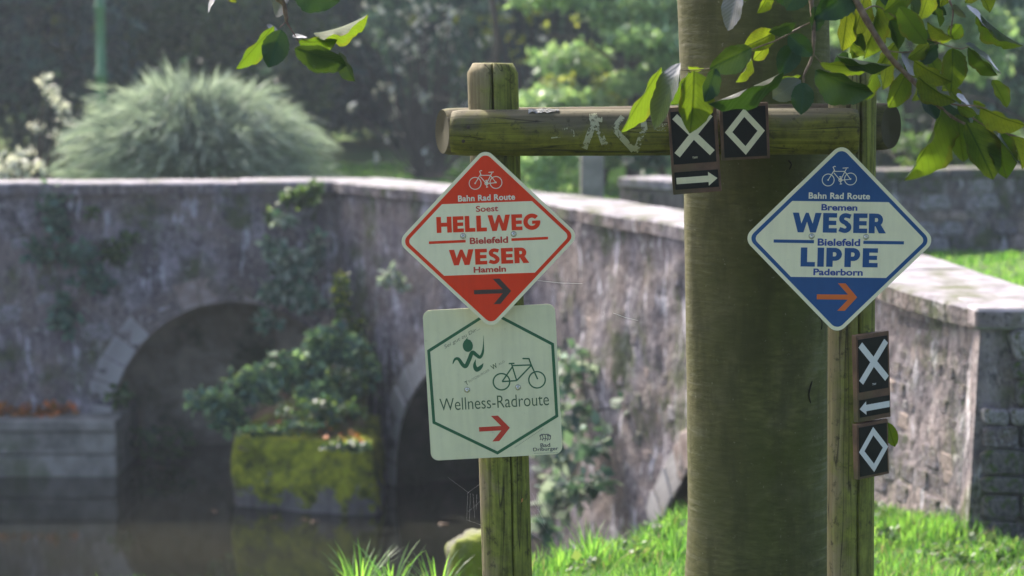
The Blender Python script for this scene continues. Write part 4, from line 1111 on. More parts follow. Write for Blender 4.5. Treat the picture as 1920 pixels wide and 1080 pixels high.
def heavy(sign, text, u, v, wpx, hpx, h, mat, gap=.07):
    x = 0; items = []
    for ch in text:
        w, its = GL[ch]
        for (vv, ff) in its: items.append(([(a_+x, b_) for a_, b_ in vv], ff))
        x += w+gap
    tot = x-gap; cx_, cz_ = sign.L(u, v); k = sign.k
    items = [([(cx_+(a_/tot-.5)*wpx*k, cz_+(b_-.5)*hpx*k) for a_, b_ in vv], ff) for vv, ff in items]
    return strokes_obj(sign, 'lettering', items, h, mat)
def text_me(body, offset=0.0, shear=0.0, space=1.0):
    cu = bpy.data.curves.new('t', 'FONT'); cu.body = body; cu.offset = offset; cu.resolution_u = 6; cu.shear = shear; cu.space_character = space; cu.size = 1
    ob = bpy.data.objects.new('t', cu); COL.objects.link(ob); dg = bpy.context.evaluated_depsgraph_get(); dg.update()
    me = bpy.data.meshes.new_from_object(ob.evaluated_get(dg)); bpy.data.objects.remove(ob); bpy.data.curves.remove(cu); return me
def words(sign, body, u, v, wpx, hpx, h, mat, offset=.02, shear=0.0, rot=0.0, space=1.0):
    me = text_me(body, offset, shear, space); co = np.array([q.co[:] for q in me.vertices]); lo, hi = co.min(0), co.max(0)
    cx_, cz_ = sign.L(u, v); k = sign.k; c_, n_ = math.cos(math.radians(rot)), math.sin(math.radians(rot))
    for q in me.vertices:
        a_ = ((q.co.x-lo[0])/(hi[0]-lo[0])-.5)*wpx*k; b_ = ((q.co.y-lo[1])/(hi[1]-lo[1])-.5)*hpx*k
        q.co = Vector((cx_+a_*c_-b_*n_, -h, cz_+a_*n_+b_*c_))
    me.materials.clear(); me.name = 'lettering'; return link_mesh('lettering', me, sign.o, mat)
def screw(sign, u, v, h):
    x, z = sign.L(u, v); prof = [(.0070,0),(.0070,.0010),(.0050,.0018),(.0050,.0036),(.0038,.0048),(.0017,.0048),(.0014,.0030)]
    V, F = [], []; n = 16
    for r, y in prof:
        for k in range(n): V.append((x+r*math.cos(2*PI*k/n), -h-y, z+r*math.sin(2*PI*k/n)))
    for i in range(len(prof)-1):
        for k in range(n): F.append((i*n+k, i*n+(k+1)%n, (i+1)*n+(k+1)%n, (i+1)*n+k))
    F.append(tuple(range(6*n, 7*n))); return link_mesh('screw', mesh('screw', V, F, True), sign.o, 'screw')
def arrow(sign, tip_u, tip_v, Lpx, hpx, h, mat, t=8.0):
    x, z = sign.L(tip_u, tip_v); k = sign.k; q = hpx/48.0; a_ = t/2
    P_ = [(0,0),(-21*q,-24*q),(-34*q,-24*q),(-16*q,-a_),(-Lpx,-a_),(-Lpx,a_),(-16*q,a_),(-34*q,24*q),(-21*q,24*q)]
    P_ = [(x+px_*k, z+pz_*k) for px_, pz_ in P_]
    P_.append((x-(15*q)*k, z))
    F = [(0,1,2,3,9),(9,3,4,5,6),(9,6,7,8,0)]
    return sign.add('arrow', P_, F, h, mat)
def bicycle(sign, f, w, h, mat, left=True, big=False):
    """f maps crop coordinates to photo px"""
    G = lambda *pts: [sign.L(*f(*p)) for p in pts]; k = sign.k; it = []
    if not big:
        for c in ((453,250),(570,245)):
            it.append(stroke2(circ(sign.L(*f(*c)), 11.2*k, 26), w*k, True)); it.append(poly_item(circ(sign.L(*f(*c)), 1.6*k, 8)))
        segs = [[(453,250),(486,196)], [(488,206),(478,183),(486,178),(492,180)], [(483,205),(540,205)], [(482,212),(517,252)], [(548,190),(517,252)], [(517,252),(570,246)], [(541,208),(570,246)], [(528,188),(558,186)], [(517,234),(519,272)], [(510,234),(522,232)], [(514,272),(526,270)]]
        for s_ in segs: it.append(stroke2(G(*s_), w*k))
        it.append(stroke2(circ(sign.L(*f(517,250)), 3.0*k, 12), w*k, True))
    else:
        for c in ((558,542),(778,530)): it.append(stroke2(circ(sign.L(*f(*c)), 15.6*k, 32), w*k, True))
        for s_ in [[(603,429),(638,427)], [(620,429),(652,535)], [(628,441),(742,437)], [(742,440),(652,535)], [(652,535),(562,541)], [(626,448),(562,541)], [(688,397),(728,398),(742,437),(782,526)]]: it.append(stroke2(G(*s_), w*k))
    return strokes_obj(sign, 'bicycle_symbol', it, h, mat)
def cw(poly): return poly
# ---- red diamond
RY = 5.232
red = Sign('route_sign', 'red and cream diamond bicycle route sign reading Hellweg Weser on the left post', 'sign', 915.5, 447.5, RY, 2.0)
k = red.k; Hd = 171*k; Rr = 19*k
red.solid('panel', diamond(Hd, Rr), -.0012, .0012, 'cream')
D6 = diamond(Hd-9*k, Rr*.72); red.add('printed_field', D6, [tuple(range(len(D6)))], .0016, 'red')
zt = red.L(915, 379.5)[1]; zb = red.L(916, 514.5)[1]
D12 = clip(clip(diamond(Hd-18.5*k, Rr*.5), zt, False), zb, True); red.add('cream_field', D12, [tuple(range(len(D12)))], .0020, 'cream')
fr_ = lambda x, y: (740+x/3.0, 260+y/3.0)
words(red, 'Bahn Rad Route', 912.3, 370.2, 107, 11.6, .0024, 'white_print', .028, space=1.05)
words(red, 'Soest', 913.3, 390.8, 42, 11.4, .0024, 'red_print', .02)
heavy(red, 'HELLWEG', 915.8, 418.3, 195, 30, .0024, 'red')
words(red, 'Bielefeld', 916.7, 450.3, 72, 12.6, .0024, 'red_print', .03)
heavy(red, 'WESER', 916.4, 480.8, 149, 29.5, .0024, 'red')
words(red, 'Hameln', 918.3, 505.2, 61, 11.4, .0024, 'red_print', .03)
for (ua, va, ub, vb) in ((804,455,873,452),(959,449.2,1028,446.2)):
    v, f = stroke2([red.L(ua, va), red.L(ub, vb)], 5*k); red.add('line', v, f, .0024, 'red')
bicycle(red, fr_, 1.5, .0024, 'white_print')
arrow(red, 958.5, 546, 70, 48, .0024, 'dark_print', 8)
screw(red, 868.3, 442.3, .0012); screw(red, 963.3, 438.7, .0012)
def standoff(sign, u, v, depth, w=.03, hh=.10):
    x, z = sign.L(u, v); vv, ff = box(x-w/2, x+w/2, .0014, depth, z-hh/2, z+hh/2); return link_mesh('bracket', mesh('bracket', vv, ff), sign.o, 'alu')
standoff(red, 928, 445, .062, .05, .16)
# ---- blue diamond
blue = Sign('route_sign', 'blue and cream diamond bicycle route sign reading Weser Lippe on the right post', 'sign', 1573.8, 448.6, RY, -.7)
k = blue.k; Hd = 181*k; Rr = 20*k
blue.solid('panel', diamond(Hd, Rr), -.0012, .0012, 'cream')
D6 = diamond(Hd-9.5*k, Rr*.72); blue.add('printed_field', D6, [tuple(range(len(D6)))], .0016, 'blue')
zt = blue.L(1573, 377.5)[1]; zb = blue.L(1573, 520.5)[1]
D12 = clip(clip(diamond(Hd-19.5*k, Rr*.5), zt, False), zb, True); blue.add('cream_field', D12, [tuple(range(len(D12)))], .0020, 'cream')
fb_ = lambda x, y: (1390+x/2.919, 260+y/2.919)
fb2 = lambda x, y: (1551.0+(x-453)/2.80, 337.0+(y-250)/2.80)
words(blue, 'Bahn Rad Route', 1572.4, 366.9, 115, 12.0, .0024, 'white_print', .028, space=1.05)
words(blue, 'Bremen', 1572.8, 388.6, 67.5, 12.2, .0024, 'blue_print', .03)
heavy(blue, 'WESER', 1572.3, 417.8, 174, 37, .0024, 'blue')
words(blue, 'Bielefeld', 1572.8, 454.2, 80, 14.0, .0024, 'blue_print', .03)
heavy(blue, 'LIPPE', 1573.8, 482.7, 145, 36, .0024, 'blue', .10)
words(blue, 'Paderborn', 1572, 510.6, 93, 12.8, .0024, 'blue_print', .03)
for (ua, va, ub, vb) in ((1450,451.8,1526,453),(1618.8,454.2,1695,455.2)):
    v, f = stroke2([blue.L(ua, va), blue.L(ub, vb)], 6*k); blue.add('line', v, f, .0024, 'blue')
bicycle(blue, fb2, 1.5, .0024, 'white_print')
arrow(blue, 1608.6, 558, 76, 52, .0024, 'orange', 9.5)
screw(blue, 1521.2, 442.6, .0012); screw(blue, 1623.6, 444, .0012)
standoff(blue, 1592, 440, .062, .05, .16)
# ---- cream sign with green hexagon
gy_ = 5.268
grn = Sign('route_sign', 'cream rectangular route sign with green hexagon reading Wellness-Radroute below the red diamond', 'sign', 924, 717, gy_, 3.1)
k = grn.k; hw, hh = 125*k, 143.5*k
grn.solid('panel', rounded([(-hw,-hh),(hw,-hh),(hw,hh),(-hw,hh)], 15*k), -.0012, .0012, 'cream_green')
fg = lambda x, y: (770+x/3.274, 550+y/3.274)
hexp = [grn.L(*fg(*q)) for q in ((490,106),(874,308),(901,756),(533,988),(139,797),(108,350))]
v, f = stroke2(hexp, 5.6*k, True); grn.add('hexagon_border', v, f, .0016, 'green_print')
bicycle(grn, fg, 2.6, .0016, 'green_print', big=True)
words(grn, 'Wellness-Radroute', 926.7, 754.2, 207, 23.5, .0016, 'green_text', -.004)
words(grn, 'Sei gut zu Dir...', 866, 632, 76, 8.6, .0016, 'grey_print', 0, .25, 26)
words(grn, 'T', 874.5, 718, 5.5, 8.0, .0016, 'green_text', .01, 0, 25)
words(grn, 'EUTOBURGER', 898, 704, 45, 4.2, .0016, 'grey_print', -.01, 0, 27)
words(grn, 'W', 926.5, 686.5, 12, 9.5, .0016, 'green_text', .01, 0, 25)
words(grn, 'ALD', 940.5, 679.5, 13, 4.0, .0016, 'grey_print', -.01, 0, 27)
arrow(grn, 956.3, 803.5, 58.5, 49, .0016, 'red_print', 8.6)
G = lambda *pts: [grn.L(*fg(*p)) for p in pts]
it = []
hc = grn.L(*fg(350,318)); it.append(poly_item([(hc[0]+math.cos(a_)*9.6*k, hc[1]+math.sin(a_)*11.6*k) for a_ in [2*PI*i/24 for i in range(24)]]))
it.append(poly_item(G((325,292),(352,262),(346,276),(372,285))))
def sm(pts, n=6): 
    q = catmull([Vector(p) for p in pts], n); return [tuple(a_) for a_ in q]
body = sm(G((256,432),(270,402),(292,400),(318,436),(338,444),(358,404),(378,360),(404,376),(426,388),(444,350),(448,255)))
m_ = len(body); ww = [k*(0.4+7.2*math.sin(PI*min(1, (i/(m_-1))*1.0))**.55*(1 if i < m_*.9 else (m_-1-i)/(m_*.1))) for i in range(m_)]
it.append(stroke2(body, ww))
leg = sm(G((398,402),(392,440),(406,466),(432,448),(446,426))); m_ = len(leg); it.append(stroke2(leg, [k*(.4+8*math.sin(PI*i/(m_-1))) for i in range(m_)]))
strokes_obj(grn, 'runner_symbol', it, .0016, 'green_print')
words(grn, 'Bad', 1023.5, 836.8, 18.5, 7.4, .0016, 'navy', .012); words(grn, 'Driburger', 1024.2, 845.2, 47.5, 8.8, .0016, 'navy', .012)
it = []
for i in range(5):
    x = 797+i*15; it.append(stroke2(G((x,915-4*abs(2-i)),(x+5,895),(x-2+2*i,880),(827+(i-2)*8,868)), 1.2*k))
it.append(stroke2(G((795,885),(815,872),(840,872),(862,885)), 1.0*k)); it.append(stroke2(G((800,903),(827,897),(856,903)), 1.0*k))
strokes_obj(grn, 'crest', it, .0016, 'navy')
it = [stroke2(G((760+i*9,991-.35*i),(765+i*9,990.6-.35*i)), .9*k) for i in range(17)] + [stroke2(G((640+i*9,952-i*6),(645+i*9,949-i*6)), .9*k) for i in range(20)]
strokes_obj(grn, 'small_print', it, .0016, 'grey_print')
screw(grn, 875.4, 730.8, .0012); screw(grn, 971.6, 726, .0012)
standoff(grn, 945, 725, .026, .05, .20)
# ---- trail marker plaques
def plaque(name, label, cu, cv, Y, rot, wpx, hpx, yaw=0.0, kind='x', arrow_dir=1, cream='mark_cream', thick=.014):
    s = Sign(name, label, 'trail marker', cu, cv, Y, rot, yaw); s.k = s.k; k = s.k; w, h = wpx*k/2, hpx*k/2
    me = s.solid('board', [(-w,-h),(w,-h),(w,h),(-w,h)], -thick, 0, 'board'); bevel_me(me.data, .001, 1)
    def pan(x0, z0, x1, z1, nm='panel'):
        P_ = [(x0*w*2-w, z0*h*2-h), (x1*w*2-w, z0*h*2-h), (x1*w*2-w, z1*h*2-h), (x0*w*2-w, z1*h*2-h)]
        return s.solid(nm, P_, -.0002, .0018, 'black_panel')
    if kind == 'x':
        pan(.05,.345,.93,.95); pan(.05,.055,.95,.255)
        cx_, cz_ = -.01*w, h*.345; a_ = 33*k; b_ = 36*k
        strokes_obj(s, 'cross_symbol', [stroke2([(cx_-a_, cz_+b_), (cx_+a_, cz_-b_)], 13*k), stroke2([(cx_+a_, cz_+b_), (cx_-a_, cz_-b_)], 13*k)], .0021, cream)
        words_k = text_me('TWV', .02); co = np.array([q.co[:] for q in words_k.vertices]); lo, hi = co.min(0), co.max(0)
        for q in words_k.vertices: q.co = Vector((cx_+((q.co.x-lo[0])/(hi[0]-lo[0])-.5)*10*k, -.0022, cz_-43*k+((q.co.y-lo[1])/(hi[1]-lo[1])-.5)*4*k))
        words_k.materials.clear(); link_mesh('lettering', words_k, s.o, cream)
        z0 = -h+.155*2*h; d = arrow_dir
        P_ = [(-38*k*d, z0-6*k), (-38*k*d, z0+6*k), (22*k*d, z0+6*k), (22*k*d, z0+13*k), (39*k*d, z0), (22*k*d, z0-13*k), (22*k*d, z0-6*k)]
        s.add('arrow', P_ + [(22*k*d, z0)], [(0,1,2,7,6),(7,2,3,4,5,6)] if False else [(0,1,2,6),(5,3,4)] , .0021, cream) if False else strokes_obj(s, 'arrow', [([P_[0],P_[1],P_[2],P_[6]], [(0,1,2,3)]), ([P_[3],P_[4],P_[5]], [(0,1,2)])], .0021, cream)
    else:
        pan(.06,.05,.94,.94); a_, b_ = 37.5*k, 43.5*k
        v, f = stroke2([(0,b_-8*k),(a_-7*k,0),(0,-b_+8*k),(-a_+7*k,0)], 10.5*k, True); s.add('diamond_symbol', v, f, .0021, cream)
    for (x, z) in ((-w*.9, h*.93), (w*.9, -h*.93)):
        vv, ff = tube([(x,0,z),(x,-.0012,z)], .0012, 8); link_mesh('nail', mesh('nail', vv, ff), s.o, 'nail')
    return s
MY = BY-rbm-.0165
plaque('trail_marker', 'brown plaque with cream cross above right arrow on the log rail', 1302.5, 280.5, MY, 4.2, 91, 163)
plaque('trail_marker', 'brown plaque with cream diamond outline on the log rail beside the cross', 1396.5, 246.5, MY, 2.9, 91, 105, kind='d')
yaw = math.radians(34)
plaque('trail_marker', 'narrow looking plaque with white cross above left arrow on the right post', 1638, 706, PY-.075, 3.0, 84, 166, yaw, 'x', -1, 'mark_white', .016)
plaque('trail_marker', 'narrow looking plaque with white diamond outline, lowest on the right post', 1637, 842.5, PY-.075, 3.0, 80, 106, yaw, 'd', -1, 'mark_white', .016)

# ------------------------------------------------------------------ beech tree: trunk, branches, leaves, crown
TY = 5.78
bt = aty(1412, 0, TY); bb = aty(1424, 1080, TY)
beech = thing('beech_tree', 'smooth grey green beech trunk behind the sign frame with leafy branches hanging down', 'tree', (aty(1424,1300,TY).x, TY, -.1))
BO = beech.location.copy()
axis_d = (bt-bb)/(bt.z-bb.z)
V, F = [], []; n = 72; zs = list(np.linspace(-.3, 2.4, 60)) + list(np.linspace(2.5, 7, 14))
for z in zs:
    c = bb + axis_d*(z-bb.z) if z < 2.4 else bb + axis_d*(2.4-bb.z) + Vector((.02*(z-2.4), .03*(z-2.4), z-2.4))
    r = .181 + .05*smoothstep(.5, -.3, z) + .012*smoothstep(.9, 2.0, z) - .10*smoothstep(2.4, 7, z)
    for k in range(n):
        a_ = 2*PI*k/n; x, y = math.cos(a_), math.sin(a_)
        rr = r*(1+.045*mnoise.noise(Vector((x*1.1, y*1.1, z*1.1)))+.006*mnoise.noise(Vector((x*6, y*6, z*7))) - .012*math.exp(-((z-1.26)/.03)**2)*max(0, math.cos(a_+2.2)))
        V.append(Vector((c.x+x*rr, c.y+y*rr, z))-BO)
for i in range(len(zs)-1):
    for k in range(n): F.append((i*n+k, i*n+(k+1)%n, (i+1)*n+(k+1)%n, (i+1)*n+k))
link_mesh('trunk', mesh('trunk', V, F, True), beech, 'bark')
def on_trunk(u, v, lift=0.0):
    y = TY-.19
    for _ in range(4):
        q = aty(u, v, y); c = bb + axis_d*(q.z-bb.z); r = .181 + .012*smoothstep(.9, 2.0, q.z); dx = max(-r*.97, min(r*.97, q.x-c.x)); y = c.y - math.sqrt(r*r-dx*dx) - lift
    return aty(u, v, y)
M['scar'] = m_noise('bark_scar', (.012,.010,.006), (.045,.036,.02), 40, (1,1,1), .95, .4, .003)
for pts_ in ([(1541,548),(1546,560),(1543,574)], [(1534,590),(1541,604),(1540,618)], [(1523,714),(1517,738),(1520,756)], [(1290,300),(1296,312),(1291,326)], [(1478,300),(1484,308),(1480,318)]):
    P_ = [on_trunk(u, v, .001) - BO for u, v in pts_]; v, f = tube(catmull(P_, 4), [.0008]+[.0019]*(4*len(P_)-5)+[.0008]+[.0008]*4, 6)
    link_mesh('bark_scar', mesh('bark_scar', v, f, True), beech, 'scar')
# leaf meshes
def leaf_mesh(name, fold, curl, wave, seed, mat):
    nu, nv = 8, 16; V, F, UV = [], [], []
    for j in range(nv+1):
        t_ = j/nv; wd = (math.sin(PI*t_**1.02)**.62)*(1.02-.06*t_) if 0 < t_ < 1 else 0
        if t_ > .88: wd *= .70+.30*(1-t_)/.12
        wd = max(wd, .012)
        for i in range(nu+1):
            u = i/nu*2-1
            ed = 1+.035*math.sin(t_*9*2*PI+seed)*abs(u) + .05*mnoise.noise(Vector((t_*4, u, seed)))
            x = u*.5*wd*ed; z = fold*abs(x) + wave*.035*math.sin(t_*2*PI*2.3+seed+u*1.3)*abs(u)**1.5*wd + .004*wave*math.sin((t_*9-abs(u)*3)*2*PI)*abs(u) - curl*t_*t_
            V.append((x, t_, z)); UV.append((u*.5*wd+.5, t_))
    for j in range(nv):
        for i in range(nu): a_ = j*(nu+1)+i; F.append((a_, a_+1, a_+nu+2, a_+nu+1))
    me = mesh(name, V, F, True); uvl = me.uv_layers.new(name='UVMap')
    for p_ in me.polygons:
        for li in p_.loop_indices: uvl.data[li].uv = UV[me.loops[li].vertex_index]
    me.materials.append(M[mat]); return me
LM = {}
for kd, mt in (('d','leaf_shaded'),('y','leaf_backlit'),('s','leaf_sheen')):
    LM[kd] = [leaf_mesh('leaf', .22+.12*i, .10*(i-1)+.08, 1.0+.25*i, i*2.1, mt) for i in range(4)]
LM['s'] = [leaf_mesh('leaf', .12, .12, .5, i*1.7, 'leaf_sheen') for i in range(4)]
cam_p = Vector((0,0,EYE))
def put_leaf(branch, b, t_, w, kind, D, dD=0.0, i=0, flip=False):
    P0 = aty(b[0], b[1], D); P1 = aty(t_[0], t_[1], D+dD)
    ay = (P1-P0); L = ay.length; ayn = ay.normalized(); view = (cam_p-P0).normalized()
    side = ayn.cross(view).normalized(); nrm = side.cross(ayn).normalized()
    Lpx = math.hypot(t_[0]-b[0], t_[1]-b[1]); real = .66*L; app = w*D/FPX
    ratio = min(1, app/real); wid = real if ratio < 1 else app
    roll = math.acos(max(.15, ratio))
    # tip the upper side of the leaf up: choose roll sign so that the normal gains height
    R1 = Matrix.Rotation(roll, 3, ayn); R2 = Matrix.Rotation(-roll, 3, ayn)
    R = R1 if (R1@nrm).dot(SUNV) >= (R2@nrm).dot(SUNV) else R2
    if kind != 's': R = R2 if R is R1 else R1
    if flip: R = R2 if R is R1 else R1
    nz = R@nrm; sx = ayn.cross(nz).normalized()
    Mx = Matrix((sx*wid*.94, ayn*L, nz*L*.8)).transposed().to_4x4()
    o = link_mesh('leaf', LM[kind][i % 4], branch); o.matrix_world = Matrix.Translation(P0) @ Mx
    return o
def mk_branch(paths, label=None):
    parts = []
    for pts_, r0, r1 in paths:
        P_ = [aty(u, v, Y) if Y is not None else Vector(u) for (u, v, Y) in pts_]; 
        q = catmull(P_, 5); n_ = len(q); parts.append(tube(q, [(r0+(r1-r0)*i/(n_-1))*(1+.12*math.sin(i*2.1)) for i in range(n_)], 8))
    v, f = merge(parts); o = link_mesh('branch', mesh('branch', [Vector(a_)-BO for a_ in v], f, True), beech, 'twig')
    if label: o['label'] = label
    return o
def W3(x, y, z): return ((x, y, z), None, None)
def leaves(branch, rows):
    for i, r in enumerate(rows):
        b, t_, w, kd, D = r[:5]; dD = r[5] if len(r) > 5 else (-.02 if kd != 's' else .03)
        o = put_leaf(branch, b, t_, w, kd, D, dD, i); mw = o.matrix_world.copy()
        o.parent = branch; o.matrix_parent_inverse = Matrix.Translation(-BO); o.matrix_basis = mw
bR = mk_branch([([W3(.66,5.7,3.0), W3(.72,5.2,2.7), W3(.72,4.9,2.15), (1590,-60,4.75), (1605,0,4.72), (1660,95,4.7), (1700,140,4.7), (1745,185,4.68), (1790,222,4.68), (1850,250,4.66)], .012, .0022),
  ([(1618,20,4.72),(1645,12,4.8),(1690,40,4.85)], .002, .0012), ([(1745,185,4.68),(1795,197,4.66),(1826,198,4.64),(1850,204,4.62)], .002, .0012),
  ([(1798,205,4.7),(1815,215,4.72),(1856,240,4.72),(1930,264,4.72)], .0013, .0026), ([(1782,216,4.7),(1776,240,4.7),(1764,262,4.7)], .0016, .001),
  ([W3(.80,4.9,2.1),(1772,-40,4.78),(1780,0,4.75),(1787,20,4.74),(1782,65,4.73)], .004, .0012), ([(1660,95,4.7),(1700,98,4.75),(1740,86,4.78),(1775,78,4.8)], .0016, .001), ([(1700,60,4.76),(1790,90,4.76),(1815,88,4.74)], .001, .0012)],
  'right hand drooping branch with the brightest yellow green leaves')
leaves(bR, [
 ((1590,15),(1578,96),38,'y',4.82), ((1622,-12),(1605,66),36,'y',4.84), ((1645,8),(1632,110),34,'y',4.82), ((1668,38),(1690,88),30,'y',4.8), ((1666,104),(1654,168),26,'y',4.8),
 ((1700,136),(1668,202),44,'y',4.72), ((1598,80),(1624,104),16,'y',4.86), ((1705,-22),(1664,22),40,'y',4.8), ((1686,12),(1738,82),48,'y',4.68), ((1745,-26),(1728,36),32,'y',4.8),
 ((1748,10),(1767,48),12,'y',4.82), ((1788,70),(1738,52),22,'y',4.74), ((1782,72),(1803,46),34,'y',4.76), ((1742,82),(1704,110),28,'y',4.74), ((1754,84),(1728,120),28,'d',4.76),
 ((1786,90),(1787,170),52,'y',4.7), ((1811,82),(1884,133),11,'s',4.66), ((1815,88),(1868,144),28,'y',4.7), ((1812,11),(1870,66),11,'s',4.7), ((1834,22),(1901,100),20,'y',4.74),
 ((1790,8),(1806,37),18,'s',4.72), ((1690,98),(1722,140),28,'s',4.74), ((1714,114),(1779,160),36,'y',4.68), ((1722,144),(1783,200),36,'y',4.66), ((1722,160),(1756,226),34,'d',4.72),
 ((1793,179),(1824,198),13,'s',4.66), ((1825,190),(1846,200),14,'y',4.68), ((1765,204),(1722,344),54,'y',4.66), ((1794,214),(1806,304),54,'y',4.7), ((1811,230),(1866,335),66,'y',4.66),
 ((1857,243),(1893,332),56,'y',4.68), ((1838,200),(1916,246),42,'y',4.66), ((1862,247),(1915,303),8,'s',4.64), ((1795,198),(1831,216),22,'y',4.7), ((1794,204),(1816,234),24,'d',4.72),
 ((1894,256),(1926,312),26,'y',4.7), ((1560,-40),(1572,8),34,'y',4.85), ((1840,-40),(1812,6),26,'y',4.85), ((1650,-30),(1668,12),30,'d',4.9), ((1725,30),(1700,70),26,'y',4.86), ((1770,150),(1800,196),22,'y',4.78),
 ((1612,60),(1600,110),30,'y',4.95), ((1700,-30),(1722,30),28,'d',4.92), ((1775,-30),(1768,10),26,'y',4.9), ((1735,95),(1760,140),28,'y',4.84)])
bM = mk_branch([([W3(.62,5.6,2.7), W3(.60,5.2,2.35), (1515,-90,4.8), (1520,-10,4.78), (1524,30,4.76), (1526,75,4.74), (1521,112,4.74), (1508,140,4.73), (1507,166,4.73)], .008, .0018),
  ([(1525,40,4.76),(1500,52,4.76),(1460,74,4.76),(1410,93,4.75),(1345,124,4.74),(1310,131,4.74),(1270,131,4.74)], .0022, .001), ([(1524,100,4.74),(1540,118,4.74)], .0012,.001)],
  'middle twig with dark round leaves in front of the trunk')
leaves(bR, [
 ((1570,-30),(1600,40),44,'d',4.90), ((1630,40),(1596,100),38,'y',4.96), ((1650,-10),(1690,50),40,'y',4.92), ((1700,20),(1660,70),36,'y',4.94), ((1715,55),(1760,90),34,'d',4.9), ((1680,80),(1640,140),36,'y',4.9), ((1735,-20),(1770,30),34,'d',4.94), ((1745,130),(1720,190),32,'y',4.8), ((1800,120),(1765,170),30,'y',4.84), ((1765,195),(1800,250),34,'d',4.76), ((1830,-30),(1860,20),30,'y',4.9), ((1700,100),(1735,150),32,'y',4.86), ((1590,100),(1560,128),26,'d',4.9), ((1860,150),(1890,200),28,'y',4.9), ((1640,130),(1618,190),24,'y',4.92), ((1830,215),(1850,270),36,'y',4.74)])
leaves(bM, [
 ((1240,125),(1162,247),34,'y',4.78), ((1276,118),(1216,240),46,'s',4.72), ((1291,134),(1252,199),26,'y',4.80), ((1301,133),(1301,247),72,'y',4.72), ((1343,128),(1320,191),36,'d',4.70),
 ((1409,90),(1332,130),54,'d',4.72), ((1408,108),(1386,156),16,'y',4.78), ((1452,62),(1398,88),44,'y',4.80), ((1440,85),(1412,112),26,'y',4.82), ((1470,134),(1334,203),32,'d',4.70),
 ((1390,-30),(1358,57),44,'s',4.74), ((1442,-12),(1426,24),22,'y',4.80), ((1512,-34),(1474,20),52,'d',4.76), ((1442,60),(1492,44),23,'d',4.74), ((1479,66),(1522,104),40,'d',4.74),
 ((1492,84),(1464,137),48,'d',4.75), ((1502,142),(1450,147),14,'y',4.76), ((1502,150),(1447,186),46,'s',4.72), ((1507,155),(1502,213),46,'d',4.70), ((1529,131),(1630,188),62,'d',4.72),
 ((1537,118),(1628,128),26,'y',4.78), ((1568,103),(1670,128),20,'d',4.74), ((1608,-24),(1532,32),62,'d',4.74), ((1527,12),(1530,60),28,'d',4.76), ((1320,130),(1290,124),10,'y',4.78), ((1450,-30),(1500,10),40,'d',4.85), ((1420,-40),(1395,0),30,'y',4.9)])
bL = mk_branch([([W3(.55,5.6,3.1), W3(.1,5.3,2.9), W3(-.35,5.0,2.5), (520,-90,4.85), (533,10,4.85), (537,33,4.85), (538,42,4.85), (553,66,4.85)], .011, .0013), ([(537,40,4.85),(524,52,4.85)], .0012, .001), ([(553,66,4.85),(560,78,4.85)], .0012,.001), ([W3(-.40,5.0,2.3),(420,-60,4.85)], .003, .0015)],
  'left hand twig hanging alone over the hazy wood')
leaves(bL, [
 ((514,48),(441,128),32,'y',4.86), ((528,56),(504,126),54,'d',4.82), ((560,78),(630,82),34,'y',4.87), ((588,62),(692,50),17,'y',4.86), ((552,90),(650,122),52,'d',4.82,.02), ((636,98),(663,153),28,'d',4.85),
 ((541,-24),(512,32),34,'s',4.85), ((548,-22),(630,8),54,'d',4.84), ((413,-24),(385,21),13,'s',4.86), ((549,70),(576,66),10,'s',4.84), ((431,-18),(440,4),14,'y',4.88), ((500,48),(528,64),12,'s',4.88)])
# crown overhead
rng = np.random.default_rng(77); parts = []
top = Vector((.72, 5.93, 6.9)) - BO; base = Vector((.66, 5.8, 2.3)) - BO
for i in range(14):
    t_ = .1+.85*i/14; p_ = base.lerp(top, t_); a_ = i*2.4; L = 2.6*(1-.4*t_)
    q = p_+Vector((math.cos(a_)*L, math.sin(a_)*L, L*.35)); parts.append(tube([p_, p_.lerp(q, .5)+Vector((0,0,.25)), q], [.05*(1-.5*t_), .028, .006], 7))
v, f = merge(parts); link_mesh('limb', mesh('limb', v, f, True), beech, 'bark')
bl = []
for i in range(70):
    a_ = rng.random()*2*PI; r_ = 3.0*rng.random()**.6; z_ = 3.0 + 4.6*rng.random(); 
    bl.append((.66+math.cos(a_)*r_*(1-.06*z_)-BO.x, 5.7+math.sin(a_)*r_*(1-.06*z_)-BO.y, z_-BO.z, .55, .55, .22, 120))
V, F = cloud(bl, .11, 1.2, .3, 78, 1.5)
link_mesh('crown', mesh_np('crown', V, F), beech, 'leaf_crown' if 'leaf_crown' in M else 'fol_mid')

# stray yellow leaf caught behind the right plaques
P0 = aty(1664, 792, PY+.03)
o = link_mesh('leaf', LM['y'][1], None); o.name = 'stray_leaf'
ay = (aty(1678, 838, PY+.02)-P0); L = ay.length; ayn = ay.normalized(); vw = (cam_p-P0).normalized(); sd = ayn.cross(vw).normalized()
o.matrix_world = Matrix.Translation(P0) @ Matrix((sd*.032, ayn*L, sd.cross(ayn).normalized()*L*.8)).transposed().to_4x4()
tag(o, 'single yellow green leaf stuck behind the plaques on the right post', 'leaf')
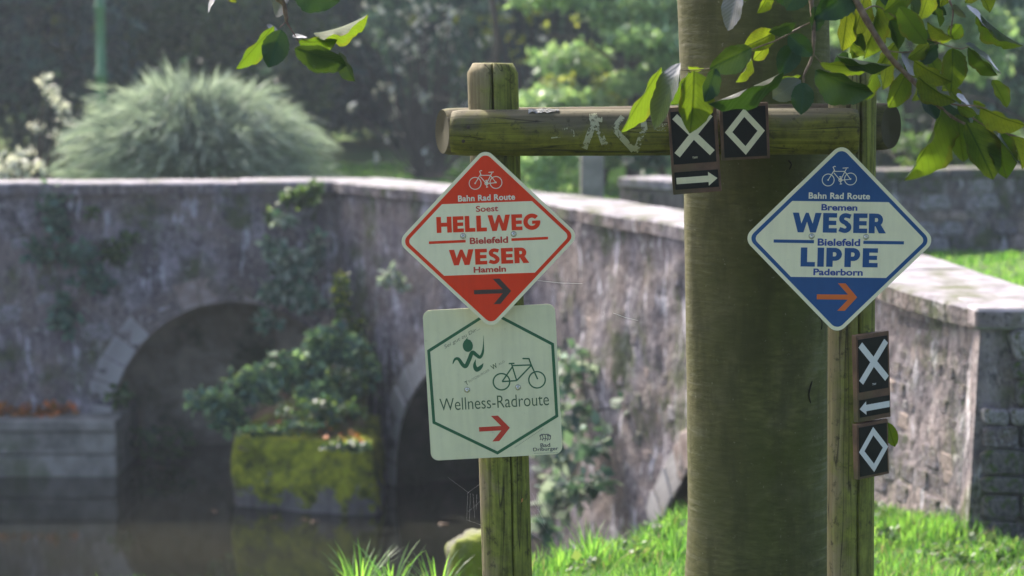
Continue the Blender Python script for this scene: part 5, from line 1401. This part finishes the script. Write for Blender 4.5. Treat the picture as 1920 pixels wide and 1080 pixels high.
# spider silk
for (u0, v0, u1, v1, Y, lb) in ((1008,526,1092,532,5.28,'bright spider thread blowing from the right edge of the red diamond'),(1150,587,1196,601,5.5,'short spider thread glinting against the bridge wall')):
    a_ = aty(u0, v0, Y); b_ = aty(u1, v1, Y); m_ = (a_+b_)/2+Vector((0,0,-.002)); v, f = tube([a_-a_, m_-a_, b_-a_], .00045, 5)
    o = link_mesh('spider_thread', mesh('spider_thread', v, f), None, 'silk'); o.location = a_; tag(o, lb, 'thread')
def cobweb(label, pts_lines, Y):
    p0_ = aty(*pts_lines[0][0], Y); parts = [tube([aty(*a_, Y)-p0_, aty(*b_, Y)-p0_], .00011, 4) for a_, b_ in pts_lines]
    v, f = merge(parts); o = link_mesh('cobweb', mesh('cobweb', v, f), None, 'silk'); o.location = p0_; tag(o, label, 'cobweb')
cobweb('fine cobweb strands hanging left of the left post below the sign', [((903,905),(876,925)),((877,925),(875,975)),((882,925),(880,978)),((887,925),(890,972)),((894,927),(893,955)),((876,975),(903,985)),((840,895),(880,925)),((878,960),(900,940))], 5.36)
cobweb('fine cobweb strands on the right side of the left post', [((998,925),(1022,985)),((998,940),(1030,990)),((1005,925),(1035,975)),((998,1002),(1014,1011)),((1000,960),(1028,1000)),((1010,930),(1008,975))], 5.36)

# ------------------------------------------------------------------ haze
v, f = box(-56, 56, -12, 80, -3.4, 17)
hz = bpy.data.objects.new('haze', mesh('haze', v, f)); COL.objects.link(hz); hz['kind'] = 'stuff'
hm = bpy.data.materials.new('haze'); hm.use_nodes = True
for n_ in list(hm.node_tree.nodes): hm.node_tree.nodes.remove(n_)
ho = hm.node_tree.nodes.new('ShaderNodeOutputMaterial'); hv = hm.node_tree.nodes.new('ShaderNodeVolumePrincipled')
hv.inputs['Color'].default_value = (.72,.84,1.0,1); hv.inputs['Density'].default_value = .0011; hv.inputs['Anisotropy'].default_value = .35
hm.node_tree.links.new(hv.outputs[0], ho.inputs['Volume']); hz.data.materials.append(hm)
tag(hz, 'thin bluish morning haze hanging over the stream and the wood', 'haze')
